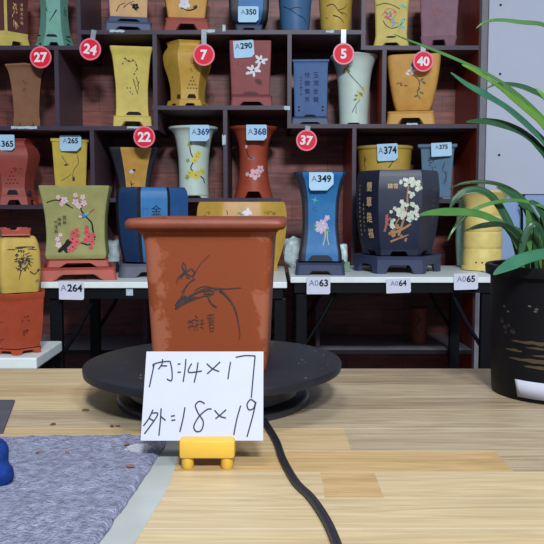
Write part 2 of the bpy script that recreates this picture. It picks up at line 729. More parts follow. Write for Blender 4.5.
# bolts in the wall panel
for lab, (u, v) in zip(('topmost black bolt in the pale wall panel', 'black bolt in the pale wall panel, middle of the three', 'lowest black bolt in the pale wall panel beside the shelf'),
                       ((500.5, 5), (500, 74), (499, 155))):
    bm = bmesh.new()
    loft(bm, sec_round(16), [(0, 0.0045, 0.0045), (0.004, 0.0045, 0.0045), (0.006, 0.003, 0.003)])
    tag(link('bolt', bm, M_blackmetal, None, at(u, v, 3.24), (PI / 2, 0, 0)), lab, 'bolt', 'bolts in the wall panel')
bm = bmesh.new()
tube(bm, [at(524, 195, 3.2), at(522, 201, 3.19), at(521, 206, 3.2), at(522, 215, 3.22), at(522, 300, 3.22), at(522, 420, 3.22)], 0.005, 8)
o = link('wall_cable', bm, M_blackmetal, smooth=60)
tag(o, 'thin black cable hanging down the pale wall behind the orchid', 'cable')

# ---------------------------------------------------------------- display shelf
YS, YB = 2.85, 3.2
zof = lambda v: at(272, v, YS).z
xof = lambda u, v=90: at(u, v, YS).x
T = 0.0148
shelf = thing('display_shelf', 'tall dark wooden display shelf with staggered compartments full of pots', 'shelf', (-0.15, YS, 0))
SL = Vector((-0.15, YS, 0))


def sh(name, x0, x1, y0, y1, z0, z1, mats):
    bm = bmesh.new()
    box(bm, x0, x1, y0, y1, z0, z1)
    ms = mats if isinstance(mats, list) else [mats]
    if len(ms) > 1:
        bm.normal_update()
        for f in bm.faces:
            if f.normal.y < -0.9:
                f.material_index = 1
    bmesh.ops.translate(bm, verts=bm.verts, vec=-SL)
    return link(name, bm, ms, shelf)


XL, XR = -1.22, xof(481, 60)
ZT = 2.06
sh('back_panel', XL, XR, YB, YB + 0.012, 0.0, ZT, M_back)
sh('side_panel', XR - 0.009, XR, YS, YB, 0, ZT, [M_side, M('side_edge_dark', (50, 34, 46), .5, .3)])
sh('side_panel', XL, XL + 0.016, YS, YB, 0, ZT, [M_side, M_edge])
zA, zB, zC, zD, zE, zF, zG, zH, zI = [zof(v) for v in (45.5, 30, 45.5, 126, 105.5, 124, 205, 198, 199)]
zLow = zof(350)
M_board = M('shelf_board_wood', (98, 76, 86), 0.45, 0.35, 0.15, 10, stretch=(1, 10, 10))
BD = [M_board, M_edge]
xin = XR - 0.0092
for (u0, u1, z, vv) in ((None, 80, zA, 45), (77, 366, zB, 30), (361, None, zC, 45), (None, 158, zD, 126), (152, 291, zE, 106), (288, None, zF, 124),
                        (None, 94, zG, 205), (94, 281, zH, 198), (352, None, zI, 199)):
    sh('shelf_board', XL + 0.016 if u0 is None else xof(u0, vv), xin if u1 is None else xof(u1, vv), YS, YB, z - T, z, BD)
sh('shelf_board', XL + 0.016, xin, YS, YB, ZT - T, ZT, BD)
sh('shelf_board', XL + 0.016, xin, YS, YB, zLow - T, zLow, [M('low_board_grey', (150, 146, 156), .5, .3), M('low_edge_dark', (34, 28, 34), .5, .3)])
sh('shelf_board', XL + 0.016, xin, YS, YB, 0.1, 0.1 + T, BD)
sh('shelf_board', XL + 0.016, xin, YS, YB, 0.70, 0.70 + T, BD)
for (uc, z0, z1, vv) in ((78.5, zA - T, ZT - T, 20), (363.5, zC - T, ZT - T, 20), (56.8, zD, zA - T, 87), (155, zD - T, zB - T, 80), (289.5, zF - T, zB - T, 80), (384.2, zF, zC - T, 86),
                         (92, 0.717, zD - T, 150), (225.3, zH, zE - T, 153), (354, 0.717, zF - T, 180), (318, 0.1 + T, 0.70, 325), (145, 0.1 + T, 0.70, 320)):
    x = xof(uc, vv)
    sh('divider', x - T / 2, x + T / 2, YS + .001, YB, z0, z1, [M_side if uc in (318, 145, 354, 384.2) else M_board, M_edge])

# ---------------------------------------------------------------- number tags and tape scraps
number_tag('27', 'red round number tag 27 above the brown pot', 41, 57.5, 10.8, 47)
number_tag('24', 'red round number tag 24 hanging over an empty shelf spot', 90.5, 49.5, 10.8, 31, 0.2)
number_tag('7', 'red round number tag 7 in front of the bulging yellow urn', 204, 55, 10.8, 31)
number_tag('5', 'red round number tag 5 by the rim of the white trumpet vase', 343.5, 54, 10.6, 31)
number_tag('40', 'red round number tag 40 on the ochre pot at right', 423, 61.5, 10.2, 47)
number_tag('22', 'red round number tag 22 above the orange pot with black edges', 144.5, 137, 10.8, 128)
number_tag('37', 'red round number tag 37 above the blue and black vase', 306.5, 140.5, 10.4, 127, 0.1)
M_scrap = M('tape_scrap_white', (190, 205, 215), 0.5, 0.3, 0.25, 200)
for i, (u, v, w, h, lab) in enumerate(((24, 127.5, 26, 3, 'torn white tape on the shelf edge below the brown pot'),
                                       (117, 31, 15, 3, 'pale blue tape scrap on the shelf edge under the tan pot'),
                                       (209, 31, 12, 3.5, 'white tape scrap on the shelf edge right of the red footed saucer'),
                                       (224, 28, 3, 8, 'crumpled tape tip standing on the shelf edge near card 350'),
                                       (330, 31.5, 8, 3, 'white tape scrap on the shelf edge below the yellow cup'),
                                       (135, 127.5, 16, 2.4, 'tape scrap on the shelf edge beneath the tall yellow pot'),
                                       (224, 140, 3.5, 12, 'white flaking tape on the divider between the two trumpet vases'),
                                       (287, 108, 6, 5, 'white tape corner where divider and shelf meet by the dark red pot'),
                                       (412, 124, 11, 2.4, 'bright tape scrap on the shelf edge under the ochre pot'),
                                       (70, 205, 5, 3, 'small pale tape bit on the shelf edge behind the olive pot'))):
    k = kof(v, 2.848)
    bm = bmesh.new()
    n = 9
    rnd = random.Random(i)
    tp = [(-w / 2 + w * j / n, h / 2 * (0.6 + 0.4 * rnd.random())) for j in range(n + 1)]
    bt = [(-w / 2 + w * j / n, -h / 2 * (0.5 + 0.5 * rnd.random())) for j in range(n + 1)]
    Vt = [bm.verts.new((x * k, 0, z * k)) for x, z in tp]
    Vb = [bm.verts.new((x * k, 0, z * k)) for x, z in bt]
    for j in range(n):
        bm.faces.new((Vb[j], Vb[j + 1], Vt[j + 1], Vt[j]))
    r = bmesh.ops.extrude_face_region(bm, geom=bm.faces[:])
    for q in r['geom']:
        if isinstance(q, bmesh.types.BMVert):
            q.co.y += 0.0012
    bmesh.ops.recalc_face_normals(bm, faces=bm.faces)
    tag(link('tape_scrap', bm, M_scrap, None, at(u, v, 2.8485)), lab, 'tape', 'tape scraps on the shelf edges')

# ---------------------------------------------------------------- pots on the shelf
yellow = M('yellow_clay', (206, 180, 82), 0.55)
yellow2 = M('lemon_clay', (210, 190, 100), 0.55)
ochre = M('ochre_clay', (212, 160, 78), 0.55)
tan = M('tan_clay', (214, 170, 118), 0.6)
maroon = M('maroon_clay', (92, 48, 50), 0.6)
celadon = M('green_clay', (112, 170, 152), 0.55)
brown = M('brown_clay', (150, 106, 78), 0.6)
redclay = M('red_clay', (160, 74, 64), 0.55)
darkred = M('dark_red_clay', (142, 66, 66), 0.55)
orangered = M('orange_red_clay', (172, 76, 52), 0.55)
blueclay = M('blue_clay', (62, 100, 152), 0.5)
navy = M('navy_clay', (52, 62, 92), 0.5)
cobalt = M('cobalt_panel', (40, 116, 176), 0.5)
slate = M('slate_blue_clay', (72, 88, 120), 0.5)
blackclay = M('black_clay', (36, 38, 50), 0.5)
white_clay = M('pale_celadon', (208, 226, 216), 0.5, 0.4, 0.05)
mauve = M('mauve_clay', (136, 98, 112), 0.6)
greyblue = M('grey_blue_clay', (92, 124, 152), 0.55)
olive = M('olive_clay', (156, 154, 96), 0.6)
gold = M('gold_paint', (236, 200, 136), 0.5)
leafgreen = M('painted_green', (70, 150, 110), 0.5)
teal = M('painted_teal', (90, 190, 180), 0.5)
paintred = M('painted_red', (214, 84, 88), 0.5)
paintpink = M('painted_pink', (232, 190, 200), 0.5)
paintyellow = M('painted_yellow', (226, 214, 90), 0.5)
paintblue = M('painted_blue', (70, 120, 190), 0.5)
twig = M('painted_twig', (70, 52, 58), 0.6)
YP = 2.866


def d(D):
    for i in range(7):
        D.text('卐語書畫文竹梅'[i + 0 if i else 1], 20.5, 2 + i * 4.2, 2.6, 2)
    D.scribble(13, 10, 5, 22, 2, 14, 0.7, 3)


def frame_panel(k, s, t):
    return 1 if (k in (0, 1, 5) and abs(s) < 0.78 and 0.04 < t < 0.93) else 0


def d1(D):
    D.set_facet(0, 16, 1.25)
    D.column('書語文竹梅', 21, 0, 3, 4.6, 2)
    D.scribble(14.5, 10, 5, 22, 2, 16, 0.7, 3)


pot('flower_pot', 'maroon panelled pot framed in yellow at top left of shelf', 5, 45, YP, zA, 'hex',
    [(33, 25), (29, 25.4), (10, 25.5), (-20, 28), (-22, 28)], yellow2, (33, 28, 0.5, 0.55, 0.012), d1, [maroon, gold], rot=math.radians(30), panel=frame_panel)


def d2(D):
    D.stroke([(58, 7), (54, 14), (51, 19)], 1.3, 1, 0.4)
    D.scribble(50, 8, 4, 6, 1, 5, 0.8, 4)
    D.scribble(67, 8, 4, 10, 1, 6, 0.6, 9)
    D.arch(53, 35, 5.4, 2.6, 1)
    D.dot(41, 34.2, 2, 0.8, 1)
    D.dot(69, 34.6, 3, 0.9, 1)


pot('flower_pot', 'sea-green hexagonal waisted pot on the top left shelf', 55, 45, YP, zA, 'hex',
    [(39, 18), (36, 17), (25, 14.5), (5, 13.2), (-15, 15), (-30, 19), (-32, 19.5)], celadon, (37.5, 20.5, 0.5, 0.6, 0.012), d2, [INK], rot=math.radians(-4))
s, z, _ = saucer('pot_saucer', 'slate blue footed saucer under the tan pot', 128.5, 28.8, YP, zB, 'sq8', 19.5, 22.5, 22.0, slate)


def d3(D):
    D.stroke([(117, 9), (120, 3), (126, 0)], 0.8, 1, 0.5)
    D.stroke([(124, 5), (128, 1), (134, -2)], 0.8, 1, 0.5)
    D.flower(135.5, 3.5, 3.2, 1)
    D.stroke([(131, 1), (136, 5), (137, 8)], 1.2, 1, 0.6)


pot('flower_pot', 'tan square pot with black orchid drawing on slate blue saucer', 128.5, 19.5, YP + 0.008, z, 'sq6',
    [(13.6, 18.6), (0, 19.2), (-25, 20.5), (-27, 20.6)], tan, (13.6, 20, 0.62, 0.6, 0.012), d3, [INK, slate],
    panel=lambda k, s, t: 0 if k == 0 else 2, footmat=slate)
s, z, _ = saucer('pot_saucer', 'brick red footed saucer under the orange flower-painted pot', 187, 28.8, YP, zB, 'sq10', 16.3, 22.5, 20.5, redclay, 0.52, 0.72)


def d4(D):
    D.flower(184.5, 0.5, 5.2, 2)
    D.stroke([(181, 4), (188, 6.4), (194, 5), (197, 2.5)], 1, 1, 1.4)
    D.dot(195, 2.5, 2.4, 1.0, 3, 0.4)


pot('flower_pot', 'orange tapered pot with a white blossom on brick red saucer', 186.5, 16.3, YP + 0.01, z, 'sq10',
    [(13.2, 18.2), (0, 20), (-25, 24), (-27, 24.2)], ochre, (13.2, 18.6, 0.5, 0.7, 0.01), d4, [INK, WHITE_GLAZE, twig], footmat=redclay)
s, z, _ = saucer('pot_saucer', 'dark grey footed saucer under the blue pot with card 350', 249, 30, YP, zB, 'sq14', 23.5, 13, 13.5, navy, 0.6, 0.6)
D350 = pot('flower_pot', 'dark pot with bright blue front panel on the top shelf, price card 350', 249, 23.5, YP, z, 'sq14',
           [(23.5, 12.5), (18, 17), (8, 19.5), (-20, 20), (-28, 18)], blackclay, None, None, [cobalt],
           panel=lambda k, s, t: 1 if (k == 0 and abs(s) < 0.66) else 0)
price_card('card reading A350 on the blue-fronted pot of the top shelf', 'A', '350', 248.3, 14.2, 20.5, 15.5, D350.world_y(249, 6) - 0.004, nu=0.3, nv=-2.2, nh=0.36)


def d5(D):
    D.stroke([(282, 2), (290, 6), (298, 12)], 0.8, 1, 0.5)
    D.stroke([(290, 6), (296, 4), (303, 5)], 0.7, 1, 0.4)
    D.stroke([(298, 12), (304, 14), (308, 20)], 0.8, 1, 0.4)


pot('flower_pot', 'blue round pot with thin dark twigs beside the yellow round pot', 295, 28, YP, zB, 'round',
    [(26.2, 14), (20, 14.6), (5, 15.6), (-18, 17), (-20, 17)], M('steel_blue_clay', (66, 108, 150), 0.5), (26.2, 13.6, 0.6, 0.9, 0.006), d5, [INK])


def d6(D):
    D.stroke([(326, 2), (333, 1), (338, 7), (343, 11)], 0.9, 1, 0.5)
    D.stroke([(333, 12), (339, 14), (344, 19)], 1.2, 1, 0.5)
    D.stroke([(338, 7), (345, 4), (347, 0)], 0.8, 1, 0.4)
    D.stroke([(341, 9), (346, 10), (347, 13)], 0.7, 1, 0.3)
    D.stroke([(325, 13), (328, 15)], 0.7, 1, 0.3)


pot('flower_pot', 'yellow round pot with dark twigs standing next to the blue round pot', 335.5, 28, YP, zB, 'round',
    [(26.4, 14.2), (20, 15), (5, 16), (-18, 17.5), (-20, 17.6)], M('mustard_clay', (202, 170, 76), 0.55), (26.4, 14, 0.6, 0.9, 0.006), d6, [INK])


def d7(D):
    rnd = random.Random(4)
    D.stroke([(376, 4), (384, 2), (392, 4), (399, 8)], 0.7, 1, 0.7)
    D.stroke([(383, 19), (386, 24), (392, 27), (400, 24), (404, 18)], 0.7, 1, 0.7)
    for i in range(9):
        D.dot(390 + rnd.random() * 14, 19 + rnd.random() * 9, 2.2, 1.2, 2, rnd.random() * 3)
    for i in range(5):
        D.dot(398 + rnd.random() * 7, 4 + rnd.random() * 4, 1.6, 0.9, 2, rnd.random() * 3)
    for i in range(9):
        D.dot(385 + rnd.random() * 9, 9 + rnd.random() * 10, 1.6, 0.9, 3, rnd.random() * 3)
    for i in range(4):
        D.dot(386 + rnd.random() * 6, 10 + rnd.random() * 5, 1.2, 0.8, 4, rnd.random() * 3)
    D.stroke([(382, 14), (388, 7), (396, 12), (390, 20), (398, 22)], 0.7, 3, 0.5)
    D.dot(391, 35.6, 5.2, 0.9, 1)


pot('flower_pot', 'yellow square pot painted with a pink and turquoise scene, top right', 391, 45.5, YP, zC, 'sq14',
    [(38, 16), (33, 15.4), (31, 15.5), (10, 16.2), (-20, 18), (-22, 18)], yellow2, (38, 17.6, 0.58, 0.55, 0.012), d7, [INK, teal, paintred, paintblue])


def d8(D):
    for (u, v, a) in ((433, 9, .5), (437, 7.5, 1.6), (440, 10, 2.6), (438, 13, .9), (434, 13.5, 2.1)):
        D.dot(u, v, 2.2, .8, 1, a)
    D.stroke([(437, 14), (435, 20), (438, 27)], 0.7, 1, 0.4)
    D.stroke([(436, 21), (440, 18)], 0.6, 1, 0.3)


pot('flower_pot', 'mauve brown tall square pot at the right end of the top shelf', 438.5, 45.5, YP, zC, 'sq8',
    [(36.5, 17.5), (35, 17.8), (34.5, 17), (10, 18), (-20, 19), (-22, 19)], mauve, (36, 15.6, 0.5, 0.75, 0.012), d8, [M('painted_rust', (150, 84, 80), 0.6)])


# second row
def d9(D):
    D.scribble(19, 81, 3, 4, 1, 5, 0.6, 5)
    D.scribble(19, 88, 3, 3, 1, 5, 0.6, 6)
    D.set_facet(1, 34, 1.4)
    D.stroke([(29, 102), (30, 94), (32, 86)], 0.7, 1, 0.5)
    D.stroke([(31, 90), (34, 87)], 0.6, 1, 0.4)


pot('flower_pot', 'brown hexagonal pot with flared rim below the tag 27', 27.5, 126, YP, zD, 'hex',
    [(120, 14.6), (118, 14.8), (117, 14), (110, 14), (90, 15.2), (72, 18), (66, 20.5), (64.5, 21.8), (63.2, 21.6)], brown, (120, 14.6, 0.14, 0.7, 0.012), d9, [INK], rot=math.radians(26))


def d10(D):
    D.stroke([(126, 57), (130, 61), (135, 60), (138, 66), (136, 71)], 0.7, 1, 0.4)
    for (u, v) in ((126, 58), (130, 60), (134, 59), (137, 64), (138, 68), (124, 63), (135, 73)):
        D.dot(u, v, 1.0, 0.6, 1, u)
    D.stroke([(134, 78), (136, 86), (138, 93)], 0.8, 1, 0.4)
    D.stroke([(137, 76), (139, 84), (138, 92)], 0.7, 1, 0.4)
    D.stroke([(140, 80), (137, 86)], 0.7, 1, 0.3)
    for (u, v) in ((128, 87), (131, 87), (131, 91), (133, 93)):
        D.dot(u, v, 0.9, 0.5, 1, u)
    D.arch(134, 114.3, 7.6, 3.4, 1)


pot('flower_pot', 'tall yellow square pot with black twig drawing, right of tag 24', 132.5, 126, YP, zD, 'sq6',
    [(117, 18), (115.5, 18.4), (115, 16.2), (105, 15.6), (90, 15.6), (70, 17), (55, 18.6), (46.5, 20.6), (46, 20.6)], M('straw_clay', (214, 192, 92), 0.55), (116.5, 18.8, 0.6, 0.55, 0.012), d10, [INK],
    panel=lambda k, s, t: 0)


def urn(D):
    rnd = random.Random(2)
    for r_, c in enumerate(((190.5,), (189, 192), (187.5, 190.5, 193.5), (186, 189, 192, 195))):
        for x in c:
            D.dot(x, 76 + r_ * 3.6, 0.7, 0.7, 1)
    D.arch(190, 97, 4.4, 4.2, 1)
    D.arch(205.5, 97, 2.0, 3.8, 1)
    D.arch(177, 97, 1.8, 3.6, 1)
    for i in range(14):
        a, b = 183 + rnd.random() * 12, 50 + rnd.random() * 20
        D.stroke([(a, b), (a + 3 * rnd.random(), b + 3 * rnd.random())], 0.9, 2, 0.5)


pot('flower_pot', 'bulging yellow hexagonal urn behind the tag 7', 188, 105.5, YP, zE, 'hex',
    [(101, 20.2), (99, 20.2), (97.5, 17), (88, 17.2), (75, 19.6), (62, 23.4), (54, 24.3), (48, 22.6), (44, 19.6), (41.5, 19.8), (39.2, 21.8)],
    M('mustard_urn', (206, 164, 70), 0.5), (100, 22, 0.48, 0.6, 0.012), urn, [INK, M('painted_orange', (184, 116, 60), 0.6)], rot=math.radians(7))
s, z, _ = saucer('pot_saucer', 'dark red footed saucer under the pot with card 290', 251.5, 105.5, YP, zE, 'sq8', 94.8, 20.6, 19.6, darkred, 0.62, 0.5)


def d11(D):
    for (cu, cv, r0) in ((260.5, 60, .2), (253.5, 69.5, .6)):
        for j in range(6):
            a = r0 + j * PI / 3 + (.2 if j % 2 else 0)
            q = 3.6 if j % 2 == 0 else 2.8
            D.dot(cu + q * math.cos(a) * 1.15, cv - q * math.sin(a), q * .95, 1.35, 1, a)
        D.dot(cu, cv, 1.1, .9, 3)
    D.dot(248, 72.5, 2.4, 1.5, 1, .3)
    D.dot(259, 70, 2.2, 1.2, 1, -.7)
    D.dot(258.5, 81, 4, 2.4, 2, -.6)
    D.scribble(239.5, 62, 3, 4, 2, 4, .6, 8)
    D.arch(250.5, 94.2, 7.6, 3, 2)


D290 = pot('flower_pot', 'dark red square pot with white orchid painting, price card 290', 250.5, 94.8, YP + 0.006, z, 'sq5',
           [(94, 18.8), (80, 19.2), (41, 20.4), (40, 20.4)], darkred, None, d11, [WHITE_GLAZE, M('dull_maroon', (90, 44, 48), .6), INK])
price_card('card reading A290 stuck on the dark red square pot', 'A', '290', 243.8, 49, 20.5, 17, D290.world_y(250, 41) - 0.003, tilt=-0.07, nv=-3, nh=.36)
s, z, _ = saucer('pot_saucer', 'blue footed saucer under the blue inscribed pot', 310, 125, YP, zF, 'sq5', 117.8, 18.2, 17.2, slate, 0.6, 0.4)


def d12(D):
    D.column('玉潤金聲', 315.7, 75.5, 5.2, 8.2, 1)
    D.column('桂馥蘭芳', 307.2, 75.5, 5.2, 8.2, 1)
    D.column('乙未年書于宜', 301, 78, 2, 3.3, 1)
    for u in (299, 322.5):
        D.dot(u, 107.5, 1.0, 1.0, 1)
        D.dot(u, 111, 1.0, 1.0, 1)
    D.arch(310, 117.3, 6, 2.2, 1)


pot('flower_pot', 'blue square pot with two columns of black writing', 310.5, 117.8, YP + .004, z, 'sq4',
    [(117, 15.8), (100, 16.2), (64, 17), (62.6, 17.2), (62.2, 18.2), (60.4, 18.2)], M('denim_clay', (64, 98, 152), 0.55), None, d12, [INK])


def d13(D):
    D.stroke([(347, 71), (353, 78), (359, 84), (364, 90)], 0.8, 1, 0.6)
    for i, (u, v) in enumerate(((345, 68), (347, 66), (343, 70), (348, 70))):
        D.dot(u, v, 2.4, 1.3, 3, i * .8)
    for i, (u, v) in enumerate(((356, 95), (359, 97), (362, 94), (364, 87), (355, 99), (365, 90), (360, 93), (358, 91))):
        D.dot(u, v, 2.1, 1.2, 2 if i % 2 else 3, i * .9)
    D.stroke([(352, 112), (356, 104), (360, 99)], 0.9, 1, 0.5)
    D.stroke([(356, 113), (356, 106)], 0.7, 1, 0.5)


pot('flower_pot', 'white trumpet-rimmed round vase with yellow blossoms beside tag 5', 353.5, 125, YP, zF, 'round',
    [(122, 14.3), (118, 14.3), (105, 14.8), (85, 15.8), (70, 17.4), (60, 20), (55, 22.6), (54, 23.8), (53, 24.2)], white_clay, (122, 14.2, 0.5, 0.9, 0.008), d13,
    [M('painted_grey', (70, 80, 70), .6), paintyellow, M('painted_moss', (150, 150, 70), .6)])
s, z, _ = saucer('pot_saucer', 'ochre footed saucer under the tapered pot with tag 40', 410.5, 124, YP, zF, 'sq16', 110.8, 23.6, 22.2, ochre, 0.62, 0.62)


def d14(D):
    for (u, v, a) in ((409, 70, .3), (412, 72, 1.2), (407, 73, 2.4), (411, 68, 1.8), (414, 70, .1)):
        D.dot(u, v, 2.3, 1.1, 1, a)
    D.dot(412, 64, 2.2, 1.4, 3, .8)
    D.stroke([(412, 74), (417, 78), (419, 84), (417, 92), (420, 98)], 0.9, 2, 0.6)
    for (u, v, a) in ((421, 79, .5), (423, 82, -.6), (418, 89, .8), (421, 92, -.5), (416, 95, .3)):
        D.dot(u, v, 2.4, 0.9, 4, a)
    D.scribble(402, 83, 8, 4, 2, 12, .7, 13)


pot('flower_pot', 'ochre tapered pot with white orchid painting behind tag 40', 413, 110.8, YP + .006, z, 'sq20',
    [(109, 16.5), (104, 18.4), (90, 21.6), (70, 24.6), (56, 25.6), (53.6, 25.4)], ochre, None, d14, [WHITE_GLAZE, twig, paintblue, M('painted_sage', (90, 110, 80), .6)])


# third row
def d15(D):
    for r_, c in enumerate(((10.8,), (9.2, 12.6), (7.6, 11, 14.4), (6, 9.4, 12.8, 16.4))):
        for x in c:
            D.dot(x, 172.5 + r_ * 3.6, 0.7, 0.7, 1)
    D.arch(11.5, 195, 5.4, 5, 1)
    D.arch(28, 195, 2.4, 4.6, 1)
    D.scribble(16, 169, 6, 4, 1, 8, .6, 14)


D365 = pot('flower_pot', 'bulging red hexagonal urn at the left edge, price card 365', 12.5, 205, YP, zG, 'hex',
           [(197, 24), (194, 22.5), (188, 21), (178, 22), (164, 26.2), (155, 27.8), (148, 26), (143, 22.4), (140.5, 23.4), (138.5, 25.6)], redclay,
           (197, 26, .48, .62, .012), d15, [INK], rot=math.radians(4))
price_card('card reading A365 on the red urn at the left edge', 'A', '365', 3, 142.5, 23, 15.5, D365.world_y(12, 155) - .012, nv=1.2, nu=1.6, nh=.42)


def d16(D):
    D.stroke([(63, 151), (66, 156), (70, 161)], .7, 1, .5)
    D.stroke([(78, 150), (79, 158), (74, 166), (73, 176)], .6, 1, .5)
    D.stroke([(62, 176), (67, 173), (72, 169)], .6, 1, .5)
    D.dot(67, 160, 2, 1, 1, .4)
    D.dot(74, 174, 1.4, 2.4, 1, .1)


D265 = pot('flower_pot', 'yellow tapered square pot behind the olive pot, price card 265', 71, 200, YP + .05, zG, 'sq6',
           [(200, 13.4), (180, 14.8), (140, 16.8), (137, 17), (136.6, 18.2), (134, 18.2)], M('bright_yellow_clay', (206, 178, 66), .55), None, d16, [twig])
price_card('card reading A265 on the yellow pot behind the olive pot', 'A', '265', 70.5, 143.2, 21.5, 15.5, D265.world_y(70, 135) - .011, cut=.3, nv=-2.5, nh=.36)


def d17(D):
    D.dot(132, 171.5, 2.6, 1.8, 1, .3)
    D.dot(134.5, 170, 1.8, 1.2, 3, -.3)
    D.stroke([(131, 181), (132, 188)], .7, 2, .5)
    D.scribble(133, 186, 5, 6, 2, 6, .6, 21)


pot('flower_pot', 'orange tapered pot with black corner strips under tag 22', 134.5, 198, YP + .05, zH, 'sq12',
    [(198, 14), (185, 15.2), (170, 18), (155, 22), (149, 23.8), (147.4, 24)], blackclay, None, d17, [WHITE_GLAZE, INK, twig, ochre],
    panel=lambda k, s, t: 4 if (k < 10 and abs(s) < .78) else 0)


def d18(D):
    D.stroke([(190, 143), (191, 152), (194, 160), (191, 168), (197, 174), (204, 178), (206, 183)], 1.1, 1, 1.4)
    for i, (u, v, r_) in enumerate(((190, 144, 2.4), (197, 156, 3.6), (199, 153, 3), (195, 160, 3), (188, 160, 2), (196, 175, 4.6), (203, 171, 3.4), (190, 173, 3), (187, 177, 2.4))):
        D.flower(u, v, r_, 2 if i % 4 else 3, 4)


D369 = pot('flower_pot', 'pale green trumpet vase with yellow blossom branch, price card 369', 194, 198, YP, zH, 'round',
           [(195, 15), (192, 14.8), (180, 14.6), (160, 15.2), (145, 16.6), (134, 18.8), (129.5, 21.4), (127.4, 24.4), (125.6, 24.8)], white_clay, (195.5, 15, .5, .9, .008), d18,
           [twig, paintyellow, M('painted_lime', (150, 180, 90), .6), M('painted_amber', (190, 150, 40), .6)], rot=0)
price_card('card reading A369 over the rim of the pale green trumpet vase', 'A', '369', 199.5, 133, 19.5, 16, D369.world_y(196, 126) - .004, nv=-1.2, nu=1, nh=.42, ink=M('blue_marker', (30, 60, 130), .6))


def d19(D):
    D.stroke([(246, 146), (248, 155), (252, 158)], .8, 2, .5)
    D.dot(251.5, 158, 3.8, 1.5, 3, .1)
    D.flower(255, 174, 5.4, 1, 4)
    D.flower(261, 169, 4, 1, 4)
    D.flower(247, 174, 2, 1)
    D.dot(246, 146, 1.4, 2, 1)
    for r_, c in enumerate(((247,), (245, 248), (244, 247, 250))):
        for x in c:
            D.dot(x, 178 + 3 * r_, .5, .5, 2)


D368 = pot('flower_pot', 'red clay trumpet vase with pale blossoms, price card 368', 253.5, 198, YP, zH, 'round',
           [(191.5, 17.7), (189, 17.2), (186, 16.6), (170, 14.4), (155, 13.9), (145, 14.8), (135, 17.8), (130, 20.6), (127.4, 23.6), (125.6, 24.2)], orangered, None, d19,
           [paintpink, INK, M('painted_steel', (110, 130, 150), .6), paintred])
bm = bmesh.new()
# arched foot of the red trumpet vase
kk = kof(195, D368.Yc)
skirt(bm, sec_round(96), 0, at(272, 191.5, YP).z - at(272, 198, YP).z, 19.6 * kk, 17.9 * kk, .008, .42, 1.0)
link('foot_ring', bm, orangered, D368.root, smooth=32)
price_card('card reading A368 over the rim of the red trumpet vase', 'A', '368', 256.5, 132.5, 20.5, 15.5, D368.world_y(254, 126) - .004, nv=-1, nu=.6, nh=.44, ink=M('blue_marker', (30, 60, 130)))


def d20(D):
    D.stroke([(362, 155), (361, 162), (363, 168)], .8, 1, .5)
    D.scribble(362, 162, 3, 10, 1, 6, .6, 22)
    D.stroke([(388, 168), (392, 162), (390, 158)], 1, 1, .5)


D374 = pot('flower_pot', 'mustard round pot behind the black hexagonal pot, price card 374', 384, 199, YP + .03, zI, 'round',
           [(196, 22), (180, 24.6), (160, 26), (149, 26.8), (147.5, 28), (145.2, 28)], M('mustard_clay', (202, 170, 76)), (196.5, 21, .5, .9, .008), d20, [INK])
price_card('card reading A374 on the mustard round pot', 'A', '374', 387.5, 152.3, 20.5, 17, D374.world_y(384, 146) - .004, tilt=-.05, nv=-2, nh=.46)


def d21(D):
    rnd = random.Random(31)
    for i in range(16):
        D.dot(428 + rnd.random() * 7, 158 + rnd.random() * 22, .8, .8, 1)
    D.stroke([(444, 162), (442, 170), (446, 176), (443, 184)], .8, 1, .5)
    D.scribble(444, 172, 5, 24, 1, 10, .6, 33)


D375 = pot('flower_pot', 'grey-blue square pot at the right end of the shelf, price card 375', 436.5, 199, YP + .02, zI, 'sq6',
           [(197, 13.6), (180, 14.2), (160, 15.4), (149, 16.2), (147, 18.8), (144.5, 19)], greyblue, (197.5, 13.8, .5, .9, .01), d21, [navy])
price_card('card reading A375 on the grey-blue pot', 'A', '375', 441.5, 149.5, 20.5, 13.5, D375.world_y(437, 145) - .014, tilt=-.05, nv=-2.5, nh=.34, cut=.1)

# small pot on the low shelf behind the table
def d22(D):
    D.stroke([(417, 313), (418, 320), (415, 327), (419, 333)], .8, 1, .5)
    D.stroke([(418, 320), (421, 316)], .7, 1, .4)


pot('flower_pot', 'small brown cylindrical pot alone on the low dark shelf', 418.5, 343, 2.96, zLow, 'round',
    [(343, 8), (325, 8.4), (309, 8.6), (307.5, 8.6)], M('russet_clay', (128, 66, 54), .6), None, d22, [INK])

# ---------------------------------------------------------------- folding white tables in front of the shelf
ZW = 0.77


